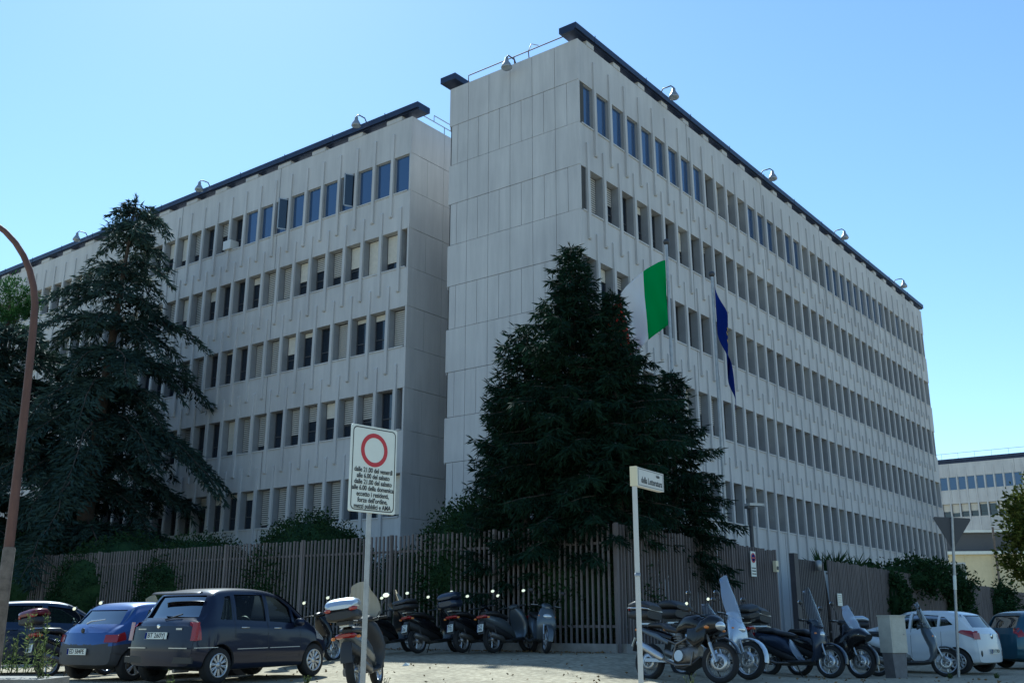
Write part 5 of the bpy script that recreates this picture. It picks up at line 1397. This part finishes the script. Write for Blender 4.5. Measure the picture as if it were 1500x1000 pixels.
scooter('grey scooter with pale front shield facing the street, rightmost of the four at the fence', (.62, 24.5), 168, M['greyp'], group=GW, front=M['greyp'], big=1.0, lean=6)

scooter('scooter with tall pale windscreen and silver-blue front just behind the black motorcycle', (3.78, 19.9), 138, M['silverp'], box=(.25, .32, .44), boxm=M['plastic'], screen=(.50, .92, .80, .22, .42, M['bluescreen'], .75), r=.31, group=GB, big=1.1, spokes=6)
scooter('low black scooter with a plain black top box, wedged behind the tall-screened ones', (4.3, 22.6), -42, M['blackgloss'], box=(.23, .30, .40), group=GB, big=1.0)
scooter('dark blue scooter with red-cornered top box and long clear windscreen', (5.9, 22.0), 136, M['dblue'], box=(.25, .32, .44), band=M['silverp'], screen=(.52, .95, .76, .25, .40, M['clearglass'], .7), r=.30, group=GB, big=1.06, bz=.04)
scooter('bulky black maxi scooter with twin headlights and short tinted screen', (6.75, 22.7), 138, M['blackgloss'], screen=(.66, .92, .46, .26, .55, M['bluescreen'], .7), r=.31, group=GB, maxi=True, big=1.08, spokes=3)
scooter('white-bodied scooter with grey front shield parked side-on behind the utility cabinet', (9.1, 24.3), 108, M['white'], box=(.22, .26, .40), lid=M['silverp'], front=M['greyp'], screen=(.48, .98, .56, .24, .40, M['clearglass'], .7), r=.29, group=GB, spokes=7, big=1.08)

def motorcycle():
    loc = (2.97, 18.7); root = bike_root('motorcycle', 'big black adventure motorcycle with silver-banded top box, nearest of the right-hand row', loc, 137, GB, 8)
    place_wheel(root, -.74, .32, .13, M['engine'], 'wire'); place_wheel(root, .80, .345, .10, M['engine'], 'wire', R(10))
    K = M['blackgloss']
    m = MB(); m.loft([(-.12, .86, .10, .06, 0), (-.02, .93, .15, .12, R(15)), (.15, .99, .19, .15, R(10)), (.32, .98, .21, .17, R(-10)), (.46, .92, .18, .15, R(-20)), (.55, .86, .12, .1, R(-20))], K, 26); m.build('tank', root)
    m = MB(); m.loft([(-.78, .95, .08, .03, R(5)), (-.7, .955, .13, .045, 0), (-.42, .95, .14, .05, R(-8)), (-.32, .89, .14, .05, R(-15)), (-.1, .85, .12, .05, 0), (.0, .87, .08, .04, R(20))], M['vinyl'], 20, 3); m.build('seat', root)
    m = MB(); m.loft([(-.98, .92, .05, .03, R(-15)), (-.85, .88, .11, .06, R(-15)), (-.5, .78, .13, .08, R(-12)), (-.2, .72, .11, .06, R(-10))], K, 20)
    for sg in (-1, 1): m.loft([(-.86, .86, .012, .03, R(-18), 2, sg*.13), (-.5, .75, .012, .05, R(-18), 2, sg*.15), (-.24, .64, .012, .03, R(-18), 2, sg*.14)], M['greyp'], 10)
    m.build('tail', root)
    m = MB(); m.loft([(.32, .78, .2, .14, R(-20)), (.48, .90, .24, .2, R(-15)), (.64, .97, .2, .18, R(-10)), (.76, .96, .13, .12, R(-10)), (.80, .95, .05, .05, 0)], K, 26)
    for sg in (-1, 1): m.loft([(.22, .78, .02, .10, 0, 2.5, sg*.19), (.42, .74, .03, .17, R(-12), 2.5, sg*.2), (.6, .80, .02, .12, R(-12), 2.5, sg*.18)], K, 14)
    m.build('fairing', root)
    m = MB(); m.ell((.77, 0, .95), .07, .13, .08, M['clear']); m.build('headlight', root)
    windscreen(root, .72, 1.04, .30, .19, .75, M['clearglass'], .7)
    m = MB()
    for y in (-.1, .1): m.cyl((.42, y, 1.08), (.63, y, .66), .026, m=M['engine'], n=12); m.cyl((.63, y, .66), (.79, y, .34), .032, m=M['alloy'], n=12)
    m.build('fork', root)
    m = MB(); sec = []
    for k in range(8):
        a = R(20+15*k); sec.append((.8+.40*math.cos(a), .36+.40*math.sin(a), .07*(1-.2*abs(k-3)/4), .016, a+R(90)))
    m.loft(sec, K, 14); m.build('front_mudguard', root)
    m = MB(); m.loft([(-.15, .42, .11, .12, 0), (.05, .42, .16, .17, 0), (.25, .45, .15, .17, 0), (.38, .5, .08, .12, 0)], M['engine'], 20)
    m.cyl((.05, -.2, .42), (.05, .2, .42), .095, m=M['alloy'], n=20); m.cyl((.02, 0, .55), (-.1, 0, .82), .10, .09, m=M['engine'], n=14); m.cyl((.2, 0, .55), (.34, 0, .78), .10, .09, m=M['engine'], n=14)
    for k in range(5): m.lathe([(.13, 0), (.13, .012)], M['engine'], (-.02-.02*k, 0, .6+.04*k), n=14)
    m.build('engine', root)
    m = MB(); m.loft([(-.1, .24, .10, .03, R(-8)), (.15, .23, .16, .05, 0), (.35, .32, .16, .03, R(35)), (.45, .42, .12, .02, R(45))], M['plastic'], 18, 3); m.build('bash_plate', root)
    m = MB()
    for sg in (-1, 1):
        m.tube([(.5, sg*.05, 1.0), (.3, sg*.13, .78), (-.05, sg*.15, .62), (-.12, sg*.14, .35)], .022, M['engine']); m.tube([(-.05, sg*.14, .62), (-.8, sg*.1, .86)], .014, M['engine'])
    m.build('frame', root)
    m = MB()
    for sg in (-1, 1): m.box(-.76, -.1, sg*.11-.02, sg*.11+.02, .31, .37, M['alloy'])
    m.build('swingarm', root)
    m = MB(); m.tube([(.3, -.12, .5), (.3, -.16, .28), (0, -.16, .26), (-.25, -.17, .34)], .022, M['engine']); m.loft([(-.28, .36, .03, .03, R(-22), 2, -.2), (-.34, .39, .06, .065, R(-22), 2, -.21), (-.80, .60, .065, .07, R(-22), 2, -.23), (-.86, .63, .04, .05, R(-22), 2, -.23)], M['alloy'], 16); m.build('exhaust', root)
    m = MB(); m.tube([(.28, -.42, 1.16), (.36, -.25, 1.17), (.42, -.08, 1.12), (.42, .08, 1.12), (.36, .25, 1.17), (.28, .42, 1.16)], .013, M['plastic'])
    for sg in (-1, 1): m.cyl((.31, sg*.3, 1.165), (.27, sg*.43, 1.16), .02, m=M['rubber']); m.loft([(.36, 1.15, .02, .05, R(80), 2.5, sg*.33), (.4, 1.2, .06, .02, R(80), 2.5, sg*.36), (.38, 1.24, .03, .01, R(80), 2.5, sg*.38)], M['plastic'], 10)
    m.build('handlebar', root); mirrors(root, .36, 1.17, .34, .26)
    top_box(root, -.92, 1.05, .26, .34, .46, M['plastic'], None, M['silverp'])
    m = MB(); m.loft([(-1.06, .90, .05, .015), (-1.03, .90, .08, .03), (-.96, .90, .08, .03)], M['redlens'], 12, 3); m.build('tail_light', root)
    m = MB(); m.loft([(-.98, .85, .06, .02, R(60)), (-1.08, .62, .08, .012, R(70)), (-1.1, .5, .08, .01, R(80))][::-1], M['plastic'], 12); m.build('rear_mudguard', root)
    plate(root, 'CR|09325', .165, .165, (-1.10, 0, .66), (R(-20), 0, R(-90)), True)
    m = MB(); m.tube([(-.02, .14, .3), (-.05, .33, .0)], .012, M['plastic'], 6); m.build('side_stand', root)
    m = MB()
    for sg in (-1, 1): m.ell((.66, sg*.24, .90), .05, .05, .03, M['amber'], 10, 6); m.ell((-.95, sg*.17, .86), .035, .04, .025, M['amber'], 10, 6)
    m.build('indicator', root)
motorcycle()

# ------------------------------------------------------------------ light, world, camera
SUN_AZ, SUN_EL = -18, 46.5          # azimuth clockwise from +Y
w = bpy.data.worlds.new('World'); sc.world = w; w.use_nodes = True
bg = w.node_tree.nodes['Background']; sky = w.node_tree.nodes.new('ShaderNodeTexSky'); sky.sky_type = 'NISHITA'
sky.sun_disc = False; sky.sun_elevation = R(SUN_EL); sky.sun_rotation = R(SUN_AZ); sky.altitude = 50; sky.air_density = 1.15; sky.dust_density = .15; sky.ozone_density = 1.2
w.node_tree.links.new(sky.outputs[0], bg.inputs[0]); bg.inputs[1].default_value = .1
sd = bpy.data.lights.new('sun', 'SUN'); sd.energy = 5; sd.angle = R(.5); sd.color = (1, .93, .80)
so = bpy.data.objects.new('sun', sd); COL.objects.link(so)
d = Vector((math.sin(R(SUN_AZ))*math.cos(R(SUN_EL)), math.cos(R(SUN_AZ))*math.cos(R(SUN_EL)), math.sin(R(SUN_EL))))
so.rotation_euler = d.to_track_quat('Z', 'Y').to_euler(); so.location = (0, 0, 60)
cd = bpy.data.cameras.new('camera'); cd.sensor_width = 36; cd.lens = 1490/1500*36; cd.clip_end = 5000; cd.clip_start = .1
co = bpy.data.objects.new('camera', cd); COL.objects.link(co); co.location = (0, 0, 1.6); co.rotation_euler = (R(90+15.7), 0, 0)
sc.camera = co
sc.view_settings.view_transform = 'Standard'; sc.view_settings.look = 'None'; sc.view_settings.exposure = .75; sc.view_settings.gamma = 1
sc.view_settings.use_white_balance = True; sc.view_settings.white_balance_temperature = 5350; sc.view_settings.white_balance_tint = 0
sc.cycles.max_bounces = 8; sc.cycles.transparent_max_bounces = 16
